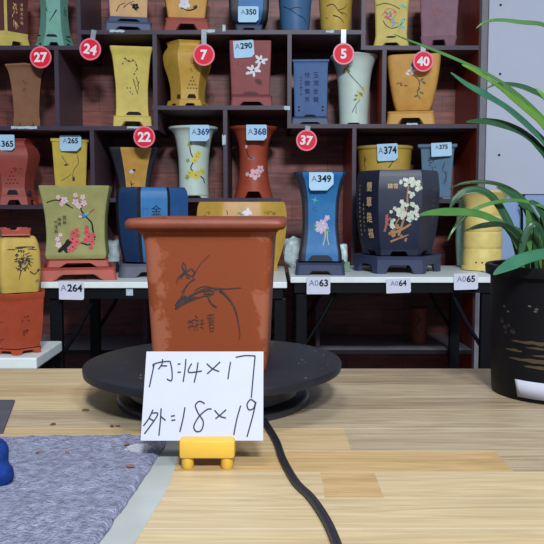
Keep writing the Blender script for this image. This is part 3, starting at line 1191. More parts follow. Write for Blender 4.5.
def folding_table(label, x0, x1, y0, y1, legs):
    root = thing('folding_table', label, 'table', ((x0 + x1) / 2, (y0 + y1) / 2, 0), group='white folding tables by the shelf')
    o = Vector(root.location)

    def pt(name, bm, m, sm=None):
        bmesh.ops.translate(bm, verts=bm.verts, vec=-o)
        return link(name, bm, m, root, smooth=sm)
    bm = bmesh.new(); box(bm, x0, x1, y0, y1, ZW - .018, ZW, bev=.002)
    pt('tabletop', bm, M_whitetop)
    bm = bmesh.new()
    box(bm, x0 + .012, x1 - .012, y0 + .012, y0 + .032, ZW - .05, ZW - .018)
    box(bm, x0 + .012, x1 - .012, y1 - .032, y1 - .012, ZW - .05, ZW - .018)
    box(bm, x0 + .012, x0 + .032, y0 + .032, y1 - .032, ZW - .05, ZW - .018)
    box(bm, x1 - .032, x1 - .012, y0 + .032, y1 - .032, ZW - .05, ZW - .018)
    pt('frame', bm, M_blackmetal)
    for (lx, ly, d_) in legs:
        bm = bmesh.new(); box(bm, lx - .018, lx + .018, ly - .012, ly + .012, 0, ZW - .05, bev=.003)
        pt('leg', bm, M_blackmetal)
        bm = bmesh.new()
        tube(bm, [(lx + d_ * .012, ly + .014, ZW - .22), (lx + d_ * .06, ly + .014, ZW - .145), (lx + d_ * .11, ly + .014, ZW - .05)], .0065, 8)
        pt('brace', bm, M_blackmetal, 60)
    return root


xl0, xl1 = at(40.5, 283, 2.25).x, at(287, 283, 2.25).x
folding_table('white folding table at left carrying the olive pot and blue pot', xl0, xl1, 2.25, 2.82,
              ((xl0 + .035, 2.285, 1), (xl1 - .02, 2.285, -1), (xl0 + .035, 2.78, 1), (xl1 - .02, 2.78, -1)))
xr0, xr1 = at(290.5, 278, 2.4).x, at(497, 278, 2.4).x
folding_table('white folding table at right carrying the black pot and ribbed vase', xr0, xr1, 2.4, 2.84,
              ((xr0 + .035, 2.435, 1), (xr1 - .022, 2.435, -1), (xr0 + .035, 2.80, 1), (xr1 - .035, 2.80, -1)))
for lab, num, pre, u, v, w, h, Y, tl in (('white card reading A264 taped to the left table edge', '264', 'A', 71.5, 290.5, 25, 18.5, 2.243, .02),
                                         ('white card reading A063 taped to the table edge below the blue and black vase', '63', 'A0', 318.5, 285.5, 23.5, 17.5, 2.393, 0),
                                         ('white card reading A064 taped to the table edge below the black pot', '64', 'A0', 398.5, 285.8, 24.5, 14.5, 2.393, -.04),
                                         ('white card reading A065 taped to the table edge below the ribbed vase', '65', 'A0', 466, 281.5, 24, 16.5, 2.393, -.03)):
    price_card(lab, pre, num, u, v, w, h, Y, tilt=tl, mat=CARDW, cut=.08, nv=-2.6, nh=.42, group='cards on the table edges')
bm = bmesh.new(); box(bm, -.010, .010, 0, .001, -.012, .012, bev=.0004)
tag(link('tape_scrap', bm, M_scrap, None, at(129.5, 291.5, 2.259)), 'small white tape patch on the black frame of the left table', 'tape', 'tape scraps on the shelf edges')

# olive pot
s1, z, yc = saucer('pot_saucer', 'large brick red footed saucer under the olive pot', 78.5, 281, 2.285, ZW, 'sq8', 268, 36.5, 34.5, M('brick_clay', (176, 80, 66), .55), .66, .6)


def d30(D):
    D.set_facet(0, 74.8)
    rnd = random.Random(8)
    D.stroke([(47.5, 201.5), (55, 199), (62, 200), (70, 205)], 1.2, 1, .9)
    D.stroke([(58, 194), (62, 199), (66, 203), (73, 207)], .9, 1, .9)
    D.stroke([(82, 204), (81, 209), (86, 216), (91, 222), (92, 229), (94, 237)], 1.2, 1, 1.8)
    D.stroke([(76, 196), (80, 202), (82, 207)], .9, 1, .7)
    D.stroke([(60, 250), (66, 246), (72, 241), (80, 242), (88, 244), (94, 238)], 1.6, 1, 1.4)
    for (u, v) in ((60, 249), (63, 246), (66, 243), (65, 249), (68, 240)):
        D.dot(u, v, 3.4, 2.0, 1, rnd.random() * 3)
    for (u, v, r_) in ((59, 196, 2.2), (65, 199, 3.4), (62, 203, 2), (76, 194, 2.4), (76, 201, 3.4), (83, 196, 2.6), (84, 202, 3), (79, 205, 2.6), (57, 238, 2.4), (58, 244, 3), (60, 234, 2)):
        D.flower(u, v, r_, 3, 5)
    for (u, v, r_) in ((73, 232, 3), (76, 229, 2.2), (72, 238, 3.4), (76, 241, 3.4), (72, 246, 3.4), (69, 249, 2.6), (86, 231, 3), (88, 236, 3.6), (85, 239, 3), (91, 241, 3), (92, 234, 2.4), (86, 226, 2), (77, 234, 2.4), (90, 246, 2.2)):
        D.flower(u, v, r_, 2, 1)
    D.dot(83, 214.5, 4, 1.8, 4, .25)
    D.dot(87, 212.5, 3.6, 1.1, 5, .5)
    D.stroke([(88, 212), (95, 207)], 1.1, 2, .5)
    D.dot(80, 215.5, 1.8, 1.3, 3)
    D.column('竹茂春', 56, 221, 3.6, 4.6, 1)
    D.column('梅香', 59.5, 218, 3.6, 4.6, 1)
    D.column('百年', 64.5, 216.5, 4, 5, 1)


s2, z2, _ = saucer('pot_saucer', 'small inner brick red stand directly beneath the olive pot', 78.5, 268, 2.285, z, 'sq8', 260, 29.5, 28, M('brick_clay', (176, 80, 66)), .6, .6, Yc=yc)
pot('flower_pot', 'olive green square flared pot painted with plum blossoms and a bird', 78.6, 258, yc - 35 * 2.4 / F + .0, z2, 'sq5',
    [(258, 28), (254, 29), (248, 28.4), (235, 27.6), (220, 28), (205, 29.6), (192, 31.8), (186, 33), (184.6, 33.1)], olive, None, d30,
    [INK, paintred, paintpink, paintblue, teal, twig], rot=math.radians(-5), wall=.008)

# blue pot left of the terracotta pot
s, z, yc = saucer('pot_saucer', 'grey footed saucer under the dark blue pot', 153, 278, 2.385, ZW, 'sq20', 264.5, 33, 32, M('grey_clay', (92, 94, 112), .55), .6, .5)


def d31(D):
    D.text('金', 157, 211.5, 10, 1)
    D.text('竹', 146, 212, 8, 3)
    D.column('玉滿', 157, 224, 9, 11, 1)


pot('flower_pot', 'dark blue eight-sided pot with light blue panels left of the terracotta pot', 153, 264.5, 2.40, z, 'oct',
    [(264, 31), (256, 33), (240, 35.8), (215, 37.6), (200, 37.8), (193, 37), (190, 35.6), (188.6, 34.6)], M('dark_blue_clay', (36, 66, 112), .5), None, d31,
    [INK, cobalt, M('mid_blue_clay', (40, 88, 146), .5)], panel=lambda k, s, t: 2 if (k == 0 and abs(s) < .97) else (1 if abs(s) > .9 else (3 if k == 1 else 0)), wall=.008)


# long yellow pot behind the terracotta pot
def d32(D):
    for (u, v, a) in ((245, 212, .4), (248, 210, 1.4), (250, 212, 2.4), (247, 214, .2)):
        D.dot(u, v, 2.8, 1.5, 1, a)
    for (u, v, a) in ((241, 214, -.4), (239, 213, .5)):
        D.dot(u, v, 2.0, .8, 2, a)
    D.stroke([(227, 210), (228, 215)], .8, 3, .6)
    D.set_facet(7, 207, 1.4)
    D.scribble(205, 213, 5, 5, 3, 6, .7, 41)
    D.set_facet(1, 276, 1.4)
    D.scribble(272, 213.5, 12, 4, 3, 7, .7, 42)


pot('flower_pot', 'wide low yellow eight-sided pot mostly hidden behind the terracotta pot', 242, 272, 2.56, ZW, 'oct',
    [(266, 38), (255, 42), (240, 46), (220, 48), (208, 47), (203, 45.5), (202, 45)], M('golden_clay', (206, 164, 72), .55), (266, 38, .5, .7, .012), d32,
    [WHITE_GLAZE, leafgreen, INK, tan], panel=lambda k, s, t: 4 if k in (0, 4) else 0, sy=.62, wall=.008)

# blue and black vase
s, z, yc = saucer('pot_saucer', 'dark blue-grey footed saucer under the blue and black vase', 320, 275, 2.458, ZW, 'sq16', 262.6, 24.4, 23.4, navy, .55, .45)


def d33(D):
    for i in range(4):
        a = i * PI / 2 + .2
        D.stroke([(314.5, 200.5), (314.5 + 4.2 * math.cos(a), 200.5 + 3.4 * math.sin(a))], 1.4, 4, .3)
    D.scribble(314, 209, 4, 8, 1, 5, .6, 51)
    for (u, v, r_) in ((319, 226, 4.4), (323, 224, 4), (321, 230, 4.2), (317, 229, 3.4), (325, 228, 3.4), (327, 218.5, 2.8)):
        D.flower(u, v, r_, 2, 6)
    for (u, v, a) in ((315, 229, .8), (328, 231, -.7), (326, 233, .4), (314, 226, 1.9)):
        D.dot(u, v, 2.6, 1.1, 3, a)
    D.stroke([(325, 231), (325, 238), (323, 246)], 1.3, 5, .9)
    D.stroke([(327, 232), (327.5, 240), (329, 246)], 1.2, 5, .8)
    D.arch(320.5, 262, 12.5, 6, 1)


D349 = pot('flower_pot', 'tall blue-fronted black square vase with lilac flower, price card 349', 320, 262.6, 2.475, z, 'sq18',
           [(262, 21.6), (255, 21.2), (245, 19.4), (225, 17.6), (205, 18), (190, 20.4), (180, 23.4), (174.6, 26), (172.6, 26.2)], M('charcoal_clay', (38, 46, 66), .5), None, d33,
           [blackclay, M('painted_lilac', (206, 184, 216), .5), leafgreen, teal, M('painted_cream', (200, 190, 130), .5), WHITE_GLAZE, cobalt],
           panel=lambda k, s, t: 7 if (k < 10 and abs(s) < .86) else (0 if (k < 10) else 1))
price_card('card reading A349 at the rim of the tall blue and black vase', 'A', '349', 321.3, 181.3, 24.5, 18, D349.world_y(320, 173) - .004, cut=.35, nv=-2.6, nh=.4)

# black hexagonal pot
s, z, yc = saucer('pot_saucer', 'dark blue footed saucer under the black hexagonal pot', 397, 273.5, 2.50, ZW, 'hex', 256, 43, 42.5, M('indigo_clay', (56, 62, 94), .5), .62, .62, rot=math.radians(4))


def d34(D):
    D.set_facet(0, 401)
    D.text('鏽雪', 393.5, 186, 5, 4)
    rnd = random.Random(61)
    D.stroke([(409, 186), (408, 196), (408, 206), (404, 222), (400, 236)], 1.4, 5, 2.2)
    D.stroke([(404, 214), (398, 222), (396, 230)], 1.2, 5, 1.4)
    D.stroke([(386, 232), (388, 222), (389, 214)], 2.4, 3, 1)
    D.stroke([(390, 234), (398, 232), (406, 228), (412, 224)], 3.0, 5, 2)
    D.stroke([(392, 242), (402, 238), (410, 235)], 2.2, 5, 1)
    for i in range(8):
        D.dot(385 + rnd.random() * 8, 213 + rnd.random() * 20, 1.7, 1.2, 3, rnd.random() * 3)
    for i in range(10):
        D.dot(392 + rnd.random() * 18, 226 + rnd.random() * 14, 2.2, 1.2, 5, rnd.random() * 3)
    for (cu, cv, w, h, n) in ((407, 182, 14, 8, 12), (418, 186, 10, 9, 9), (410, 194, 8, 7, 5), (403, 206, 12, 12, 11), (398, 212, 12, 10, 8), (412, 210, 12, 12, 11), (416, 216, 8, 9, 7), (408, 217, 14, 10, 9), (393, 224, 6, 8, 4)):
        for i in range(n):
            D.flower(cu + (rnd.random() - .5) * w, cv + (rnd.random() - .5) * h, 1.5 + rnd.random() * .9, 2 if i % 3 else 6)
    D.set_facet(5, 366.5, 1.62)
    D.column('簡單是福', 371.5, 186.5, 10, 15.8, 4, .02)
    D.column('人之初性本善平安喜樂自在', 360.5, 185, 2.6, 4.6, 4)
    D.column('春風花月夜竹影', 365, 205, 2.4, 4.4, 4)
    D.set_facet(1, 431, 2.2)
    D.column('歲歲年年花開富貴', 431, 184, 3, 5.5, 7)


pot('flower_pot', 'large black hexagonal pot with gold writing and blossom tree painting', 396.8, 256, 2.516, z, 'hex',
    [(250, 35), (244, 36.5), (230, 39), (210, 41), (190, 41.2), (176, 40), (171.5, 39), (170.2, 38.6)], M('midnight_clay', (40, 46, 68), .42), (250, 34.5, .5, .7, .012), d34,
    [INK, M('painted_ivory', (224, 224, 206), .5), M('painted_terracotta', (170, 96, 84), .6), gold, M('painted_bronze', (176, 132, 92), .6), M('painted_mint', (196, 214, 190), .5), M('painted_dull_gold', (110, 104, 92), .6)], rot=math.radians(4), wall=.008)

# ribbed yellow vase and the pale green one behind it
zr = []
for (v, w) in ((270, 20.4), (267, 20.4), (265.5, 19), (258, 19.4), (250, 18.6), (248.5, 17.8), (247, 18.8), (240, 19.2), (232.5, 18.6), (231, 17.6), (229.5, 18.6), (222, 18.8), (216, 18), (214.5, 17.2), (213, 18), (205, 18.4), (200, 20), (195, 22.6), (192, 25), (190.6, 25.8), (189.4, 25.6)):
    zr.append((v, w))


def d35(D):
    for u in (476, 482, 488):
        D.dot(u, 262, .9, .9, 1)


pot('flower_pot', 'ribbed yellow bamboo-shaped vase with flared rim behind the orchid leaves', 482, 270.5, 2.575, ZW, 'round', zr, M('cream_yellow_clay', (234, 210, 126), .5), None, d35, [INK])
pot('flower_pot', 'pale green round vase partly hidden behind the ribbed yellow vase', 467, 267, 2.75, ZW, 'round',
    [(266, 10), (258, 10.6), (240, 11.8), (220, 11.6), (208, 10), (202, 9), (200, 9)], M('pale_green_clay', (150, 188, 176), .5), None, None)

# wrapped bits on the table
M_foam = M('blue_white_wrap', (214, 240, 252), .35, .5, .3, 60, .5, bscale=70)


def lump(name, label, u, v, Y, rx, ry, rz, mat, seed, zb=None, n=2, amp=.3, sc=40):
    bm = bmesh.new()
    bmesh.ops.create_icosphere(bm, subdivisions=3, radius=1.0)
    for w in bm.verts:
        c = w.co.copy()
        m = max(abs(c.x), abs(c.y), abs(c.z))
        c = c.lerp(c / m * .85, .65)
        q = 1 + amp * (noise.noise(c * 1.7 + Vector((seed * 7.1, 0, 0))))
        w.co = Vector((c.x * rx * q, c.y * ry * q, c.z * rz * q))
    p = at(u, v, Y)
    lo = min(w.co.z for w in bm.verts)
    if zb is not None:
        p.z = zb - lo - .001
    return link(name, bm, mat, None, p, smooth=50), p


o, _ = lump('foam_wrap', 'crumpled pale blue plastic wrap left of the blue and black vase', 293, 252, 2.745, .034, .024, .055, M_foam, 1, ZW)
tag(o, 'crumpled pale blue plastic wrap left of the blue and black vase', 'wrap', 'plastic wraps on the right table')
o, _ = lump('foam_wrap', 'small', 343, 246, 2.72, .018, .02, .045, M_foam, 2, ZW)
tag(o, 'narrow pale blue plastic wrap right of the blue and black vase', 'wrap', 'plastic wraps on the right table')
o, _ = lump('foam_wrap', 'x', 113, 250, 2.70, .028, .03, .05, M_foam, 3, ZW)
tag(o, 'pale blue plastic wrap between the olive pot and the dark blue pot', 'wrap', 'plastic wraps on the left table')
bm = bmesh.new(); box(bm, -.014, .014, -.012, .012, 0, .034, bev=.003)
tag(link('foam_block', bm, M('green_foam', (120, 150, 120), .7), None, (at(345.5, 262, 2.58).x, 2.58, ZW)), 'small green foam block at the right of the blue and black vase', 'block')
bm = bmesh.new(); box(bm, -.012, .012, -.03, .03, 0, .035, bev=.004)
tag(link('blue_box', bm, M('teal_box', (46, 78, 98), .5), None, (at(114, 262, 2.55).x, 2.55, ZW)), 'small dark teal box right of the olive pot', 'box')

# left stack: low white bench, red pot, yellow pot, upturned saucer
ZB = 0.605
bm = bmesh.new()
bx1 = at(46, 352, 2.05).x
root = thing('low_bench', 'low white bench at left carrying the stacked red and yellow pots', 'bench', (bx1 - .2, 2.08, 0))
bm = bmesh.new(); box(bm, -.4, .2, -.115, .13, ZB - .03, ZB, bev=.004)
link('bench_top', bm, M_whitetop, root)
for lx in (-.37, .17):
    for ly in (-.09, .1):
        bm = bmesh.new(); box(bm, lx - .018, lx + .018, ly - .018, ly + .018, 0, ZB - .03)
        link('leg', bm, M_blackmetal, root)


def d40(D):
    D.set_facet(0, 34, 1.15)
    D.scribble(31, 318, 7, 6, 1, 10, .8, 73)
    D.scribble(31, 331, 6, 6, 1, 9, .8, 74)
    D.set_facet(5, 10, 1.15)
    D.scribble(5, 318, 9, 8, 1, 14, .9, 71)
    D.scribble(5, 340, 8, 5, 1, 8, .8, 72)


RED_STACK = pot('flower_pot', 'orange-red hexagonal pot at the bottom of the left stack', 18, 355, 1.985, ZB, 'hex',
                [(349, 24), (345, 25.4), (330, 28), (305, 29.8), (300, 30.2), (298, 31), (295, 31.5), (293.4, 31.5)], M('rust_clay', (172, 72, 44), .5), (350, 26, .62, .7, .012), d40, [INK], rot=math.radians(28), wall=.008)
zt = ZB + at(272, 293.4, 1.985).z - at(272, 355, 1.985).z + .0024


def d41(D):
    rnd = random.Random(5)
    cu, cv = 17.5, 261
    for i in range(70):
        a = rnd.random() * 2 * PI
        r_ = 1 + rnd.random() * 8.2
        x, y = cu + r_ * math.cos(a) * .85, cv + r_ * math.sin(a) * 1.15
        D.dot(x, y, 1.5, .5, 1, -a + PI / 2 * (i % 2))
    for i in range(9):
        a = -1.0 + i * .35
        D.stroke([(cu + 6 * math.cos(a), cv + 7 * math.sin(a)), (cu + 11.5 * math.cos(a + .2), cv + 11 * math.sin(a + .2))], .8, 1, .4)
    D.stroke([(25, 272), (30, 275), (34, 270)], 1.0, 1, .6)
    D.dot(33.5, 271, 1.6, 1, 1, .6)
    D.scribble(20, 248.5, 22, 3, 1, 14, .8, 75)
    D.stroke([(16, 272), (14, 280)], 1, 1, .5)
    D.scribble(32, 282, 5, 2, 1, 5, .7, 76)
    D.set_facet(3, 0, 3.0)
    D.scribble(0, 262, 4, 16, 1, 12, .9, 77)


pot('flower_pot', 'yellow barrel pot with dark chrysanthemum drawing on the left stack', 16.5, 293.4, 1.99, zt, 'sq24',
    [(293.2, 18.4), (285, 19.4), (270, 20.4), (255, 20.2), (245, 19), (239, 17.2), (237, 16)], M('stack_yellow_clay', (196, 166, 80), .5), None, d41, [M('dark_ink', (56, 50, 42), .7)], wall=.012, rot=math.radians(14))
zt2 = zt + at(272, 237, 1.99).z - at(272, 293.4, 1.99).z + .0032
saucer('pot_saucer', 'upturned brick red saucer lying on top of the yellow barrel pot', 14, 238, 1.99, zt2, 'sq10', 230.5, 14.6, 13.6, M('brick_clay', (176, 80, 66)), .55, .45, flip=True, rot=math.radians(9))

# ---------------------------------------------------------------- work table
ZT0 = 0.75
table = thing('work_table', 'pale wooden work table of glued boards in the foreground', 'table', (0, .7, 0))
bm = bmesh.new()
WT = []


def board_wood(name, rgb, seed, grain=.3):
    m = bpy.data.materials.new(name)
    m.use_nodes = True
    nt = m.node_tree
    b = nt.nodes['Principled BSDF']
    b.inputs['Roughness'].default_value = .42
    b.inputs['Specular IOR Level'].default_value = .4
    tc = nt.nodes.new('ShaderNodeTexCoord')
    prev = None
    for (sc_, dist, lo, g) in (((3.2, 46, 4), 2.2, .35, grain), ((9, 260, 9), .4, .3, grain * .55), ((1.1, 9, 2), 1.2, .3, grain * .5)):
        mp = nt.nodes.new('ShaderNodeMapping')
        mp.inputs['Scale'].default_value = sc_
        mp.inputs['Location'].default_value = (seed * 3.7, seed * 1.3, 0)
        nt.links.new(tc.outputs['Object'], mp.inputs['Vector'])
        n = nt.nodes.new('ShaderNodeTexNoise')
        n.inputs['Scale'].default_value = 1.6
        n.inputs['Detail'].default_value = 5
        n.inputs['Distortion'].default_value = dist
        nt.links.new(mp.outputs['Vector'], n.inputs['Vector'])
        r = nt.nodes.new('ShaderNodeValToRGB')
        r.color_ramp.elements[0].position = lo
        r.color_ramp.elements[1].position = 1 - lo
        r.color_ramp.elements[0].color = (1 - g, 1 - g * 1.05, 1 - g * 1.15, 1)
        r.color_ramp.elements[1].color = (1, 1, 1, 1)
        nt.links.new(n.outputs['Fac'], r.inputs['Fac'])
        mx = nt.nodes.new('ShaderNodeMix')
        mx.data_type = 'RGBA'
        mx.blend_type = 'MULTIPLY'
        mx.inputs[0].default_value = 1.0
        if prev is None:
            mx.inputs[6].default_value = lin(rgb)
        else:
            nt.links.new(prev, mx.inputs[6])
        nt.links.new(r.outputs['Color'], mx.inputs[7])
        prev = mx.outputs[2]
    nt.links.new(prev, b.inputs['Base Color'])
    WT.append(m)
    return len(WT) - 1


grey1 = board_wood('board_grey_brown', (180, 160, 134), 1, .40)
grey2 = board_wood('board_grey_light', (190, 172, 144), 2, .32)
tan1 = board_wood('board_tan', (200, 174, 134), 3, .26)
tan2 = board_wood('board_pale', (206, 184, 146), 4, .22)
honey = board_wood('board_honey', (202, 170, 122), 5, .26)
seam = board_wood('board_seam', (214, 202, 180), 6, .15)
# glued rows from the back edge to the front; every row is a run of boards (right end, tone)
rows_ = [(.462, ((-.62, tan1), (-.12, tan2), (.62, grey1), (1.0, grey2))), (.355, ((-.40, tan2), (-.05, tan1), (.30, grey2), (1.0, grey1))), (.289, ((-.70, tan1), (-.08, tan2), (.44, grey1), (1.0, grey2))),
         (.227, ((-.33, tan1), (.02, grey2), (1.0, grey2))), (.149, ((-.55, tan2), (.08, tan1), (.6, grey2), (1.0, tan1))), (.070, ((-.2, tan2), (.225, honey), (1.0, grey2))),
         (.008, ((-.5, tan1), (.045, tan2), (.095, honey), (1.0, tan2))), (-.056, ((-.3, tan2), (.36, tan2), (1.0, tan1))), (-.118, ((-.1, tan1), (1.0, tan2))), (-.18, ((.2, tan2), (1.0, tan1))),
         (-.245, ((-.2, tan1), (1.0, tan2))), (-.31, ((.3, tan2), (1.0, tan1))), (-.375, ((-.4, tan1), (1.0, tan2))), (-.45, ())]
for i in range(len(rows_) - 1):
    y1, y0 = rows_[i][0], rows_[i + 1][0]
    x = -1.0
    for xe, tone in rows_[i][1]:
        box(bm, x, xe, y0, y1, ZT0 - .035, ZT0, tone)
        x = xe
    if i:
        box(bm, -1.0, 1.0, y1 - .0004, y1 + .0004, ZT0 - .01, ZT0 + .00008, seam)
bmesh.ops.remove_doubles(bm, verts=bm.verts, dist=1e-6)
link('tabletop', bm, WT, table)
for lx in (-.93, .93):
    for ly in (-.38, .40):
        bm = bmesh.new(); box(bm, lx - .03, lx + .03, ly - .03, ly + .03, 0, ZT0 - .035, bev=.003)
        link('leg', bm, M_table, table)

# ---------------------------------------------------------------- turntable
M_disc = M('black_platter', (28, 29, 37), .45, .35, .25, 40, .15, bscale=300)
M_base = M('black_plastic', (40, 42, 52), .35, .5, .15)
TX, TY = at(213.7, 363, .975).x, .975
turn = thing('turntable', 'black round turntable under the terracotta pot', 'turntable', (TX, TY, ZT0))
bm = bmesh.new()
loft(bm, sec_round(128), [(.0385, .150, .150), (.0395, .158, .158), (.041, .1608, .1608), (.0482, .1616, .1616), (.0500, .1608, .1608), (.0506, .1590, .1590)])
# bright nicks and specks on the platter
rnd = random.Random(3)
for i in range(26):
    a, r_ = rnd.random() * 2 * PI, .075 + rnd.random() * .08
    x, y = r_ * math.cos(a), r_ * math.sin(a)
    w, h, an = .0006 + rnd.random() * .0012, .0005 + rnd.random() * .0004, rnd.random() * PI
    f = bm.faces.new([bm.verts.new((x + px * w * math.cos(an) - py * h * math.sin(an), y + px * w * math.sin(an) + py * h * math.cos(an), +.0508)) for px, py in ((-1, -1), (1, -1), (1, 1), (-1, 1))])
    f.material_index = 1
link('platter', bm, [M_disc, M('scratch_grey', (150, 152, 160), .5)], turn, rot=(0, -math.radians(.6), 0), smooth=40)
bm = bmesh.new()
loft(bm, sec_round(96), [(0, .1195, .1195), (.002, .121, .121), (.008, .121, .121), (.0105, .1185, .1185), (.0115, .114, .114), (.0125, .106, .106), (.02, .104, .104), (.0385, .104, .104)])
link('base', bm, M_base, turn, smooth=40)
cp = [on_plane(u, v, ZT0 + .003) for (u, v) in ((248, 408), (262, 417), (267, 425), (276.5, 441), (283, 459), (296, 482), (311, 497), (326, 519), (337, 544), (346, 575), (352, 610))]
cp = [Vector(p) for p in catmull([tuple(p) for p in cp], 6)]
bm = bmesh.new()
off = []
for i, p in enumerate(cp):
    t = (cp[min(i + 1, len(cp) - 1)] - cp[max(i - 1, 0)]).normalized()
    off.append(Vector((-t.y, t.x, 0)))
for s_ in (-1, 1):
    tube(bm, [p + q * .0017 * s_ - Vector((TX, TY, ZT0)) for p, q in zip(cp, off)], .0021, 8)
link('power_cord', bm, M('cord_black', (30, 32, 40), .4, .5), turn, smooth=60)

# ---------------------------------------------------------------- terracotta pot
m = bpy.data.materials.new('terracotta')
m.use_nodes = True
nt = m.node_tree
b = nt.nodes['Principled BSDF']
b.inputs['Roughness'].default_value = .55
b.inputs['Specular IOR Level'].default_value = .35
tc = nt.nodes.new('ShaderNodeTexCoord')
sep = nt.nodes.new('ShaderNodeSeparateXYZ')
nt.links.new(tc.outputs['Object'], sep.inputs[0])
n1 = nt.nodes.new('ShaderNodeTexNoise'); n1.inputs['Scale'].default_value = 26; n1.inputs['Detail'].default_value = 8; n1.inputs['Roughness'].default_value = .62
nt.links.new(tc.outputs['Object'], n1.inputs['Vector'])
ab = nt.nodes.new('ShaderNodeMath'); ab.operation = 'ABSOLUTE'
nt.links.new(sep.outputs['X'], ab.inputs[0])
mr = nt.nodes.new('ShaderNodeMapRange')
mr.inputs[1].default_value = .03; mr.inputs[2].default_value = .08; mr.inputs[3].default_value = -.16; mr.inputs[4].default_value = .12
nt.links.new(ab.outputs[0], mr.inputs[0])
ad = nt.nodes.new('ShaderNodeMath'); ad.operation = 'ADD'
nt.links.new(n1.outputs['Fac'], ad.inputs[0]); nt.links.new(mr.outputs[0], ad.inputs[1])
rp = nt.nodes.new('ShaderNodeValToRGB')
rp.color_ramp.elements[0].position = .54; rp.color_ramp.elements[1].position = .60
rp.color_ramp.elements[0].color = lin((130, 60, 27)); rp.color_ramp.elements[1].color = lin((150, 84, 58))
nt.links.new(ad.outputs[0], rp.inputs['Fac'])
n2 = nt.nodes.new('ShaderNodeTexNoise'); n2.inputs['Scale'].default_value = 240; n2.inputs['Detail'].default_value = 3
nt.links.new(tc.outputs['Object'], n2.inputs['Vector'])
bp = nt.nodes.new('ShaderNodeBump'); bp.inputs['Strength'].default_value = .18; bp.inputs['Distance'].default_value = .001
nt.links.new(n2.outputs['Fac'], bp.inputs['Height']); nt.links.new(bp.outputs['Normal'], b.inputs['Normal'])
nt.links.new(rp.outputs['Color'], b.inputs['Base Color'])
M_terra = m
M_terra_rim = M('terracotta_rim', (118, 57, 36), .5, .4, .12, 40, .1)
PX, PY, PZ = at(207.3, 300, .885).x, .977, ZT0 + .0500
main = thing('terracotta_pot', 'square terracotta pot with inked orchid on the black turntable', 'pot', (PX, PY, PZ), (0, 0, math.radians(-1.8)))
bm = bmesh.new()
Rw = [(0.0, .0645), (.002, .066), (.05, .0685), (.10, .0710), (.14, .0732), (.1565, .0745), (.1625, .0765), (.1665, .0800)]
pf = pchip(Rw)
zs = sorted(set([.1665 * i / 30 for i in range(31)] + [r[0] for r in Rw]))
rings = [(z, pf(z) + .0012, pf(z) + .0012) for z in zs]
sec = sec_square(.13, 12)
inner = [(.165 - .155 * i / 8, .070 - .009 * i / 8, .070 - .009 * i / 8) for i in range(9)]
loft(bm, sec, rings + [(.167, .078, .078), (.167, .0702, .0702)] + inner)
YF0 = PY - .0727
DM = Deco(bm, lambda z: pf(min(z, .1665)) + .0012, 'sq', 209.4, YF0, PZ, 1.0, 0, 0, main)
c4 = lambda x, y: (136 + x / 4, 200 + y / 4)


def ms(pts, w, w1=None):
    DM.stroke([c4(*p) for p in pts], w, 1, w1, 6)


ms([(302, 219), (270, 250), (248, 282), (232, 315)], .7, 1.1)
ms([(244, 316), (220, 330), (205, 352), (190, 382), (165, 412)], 1.5, .9)
ms([(225, 325), (205, 345), (188, 372)], .9, .9)
ms([(196, 248), (192, 268), (203, 288)], .6, 2.2)
ms([(196, 248), (206, 268), (206, 288)], .6, 1.6)
ms([(206, 288), (188, 300), (172, 318), (170, 336)], 2.0, .8)
ms([(204, 292), (190, 306), (184, 318)], 1.8, .8)
ms([(206, 290), (226, 276), (238, 286), (238, 300)], 1.2, 1.8)
ms([(208, 292), (222, 304), (236, 302)], 1.6, 1.2)
ms([(206, 292), (212, 310), (222, 314)], 1.4, .8)
ms([(162, 438), (180, 412), (215, 388), (265, 362), (310, 353), (360, 355), (426, 351)], 2.4, .8)
ms([(164, 426), (200, 400), (250, 372), (290, 360)], 1.2, 1.4)
ms([(160, 424), (178, 402), (205, 384)], 1.0, 2.6)
ms([(166, 432), (200, 412), (240, 396), (280, 384), (310, 378)], 2.6, .8)
ms([(175, 420), (215, 396), (250, 388)], 2.6, 1.0)
ms([(240, 362), (275, 346), (312, 352), (330, 362)], .7, 1.2)
ms([(262, 366), (290, 362), (318, 366), (300, 382), (276, 384)], 1.6, .8)
ms([(275, 372), (300, 374), (316, 378)], 2.2, .8)
ms([(292, 384), (300, 404), (312, 420), (328, 430)], 1.2, 1.9)
ms([(338, 360), (362, 380), (386, 408), (404, 445), (414, 490), (420, 540), (416, 560)], 2.2, .7)
ms([(344, 358), (372, 386), (392, 416)], 1.2, .9)
# three small written characters under the orchid
for s_ in ([(208, 492), (240, 478)], [(214, 482), (232, 494), (228, 508)], [(210, 512), (236, 500)], [(222, 484), (218, 522)], [(232, 500), (240, 526)], [(240, 462), (252, 474)], [(236, 478), (256, 484)], [(244, 486), (250, 524)], [(238, 506), (258, 496)],
           [(262, 484), (276, 482)], [(269, 476), (268, 510)], [(260, 496), (278, 494)], [(262, 508), (274, 514)],
           [(290, 462), (318, 458)], [(304, 454), (303, 486)], [(288, 472), (320, 470)], [(294, 478), (300, 482)], [(308, 478), (316, 482)], [(292, 490), (316, 488)], [(296, 500), (314, 498), (312, 526)], [(298, 500), (300, 528)], [(298, 512), (314, 512)], [(300, 526), (314, 524)]):
    ms(s_, .7, .5)
link('body', bm, [M_terra, M('orchid_ink', (62, 52, 50), .7, .2, .25, 200)], main, (.0016, 0, 0), smooth=40)
bm = bmesh.new()
sec2 = sec_square(.10, 12)
cs = []
for i in range(13):
    a = -PI / 2 + PI * i / 12
    cs.append((.1785 + .0064 * math.sin(a), .0862 + .0062 * math.cos(a)))
lip = [(.1690, .0785), (.1706, .0818)] + cs + [(.1849, .081), (.1845, .0735), (.1825, .0706), (.176, .0700), (.1685, .0695)]
loft(bm, sec2, [(z, w, w) for z, w in lip], None, False, False)
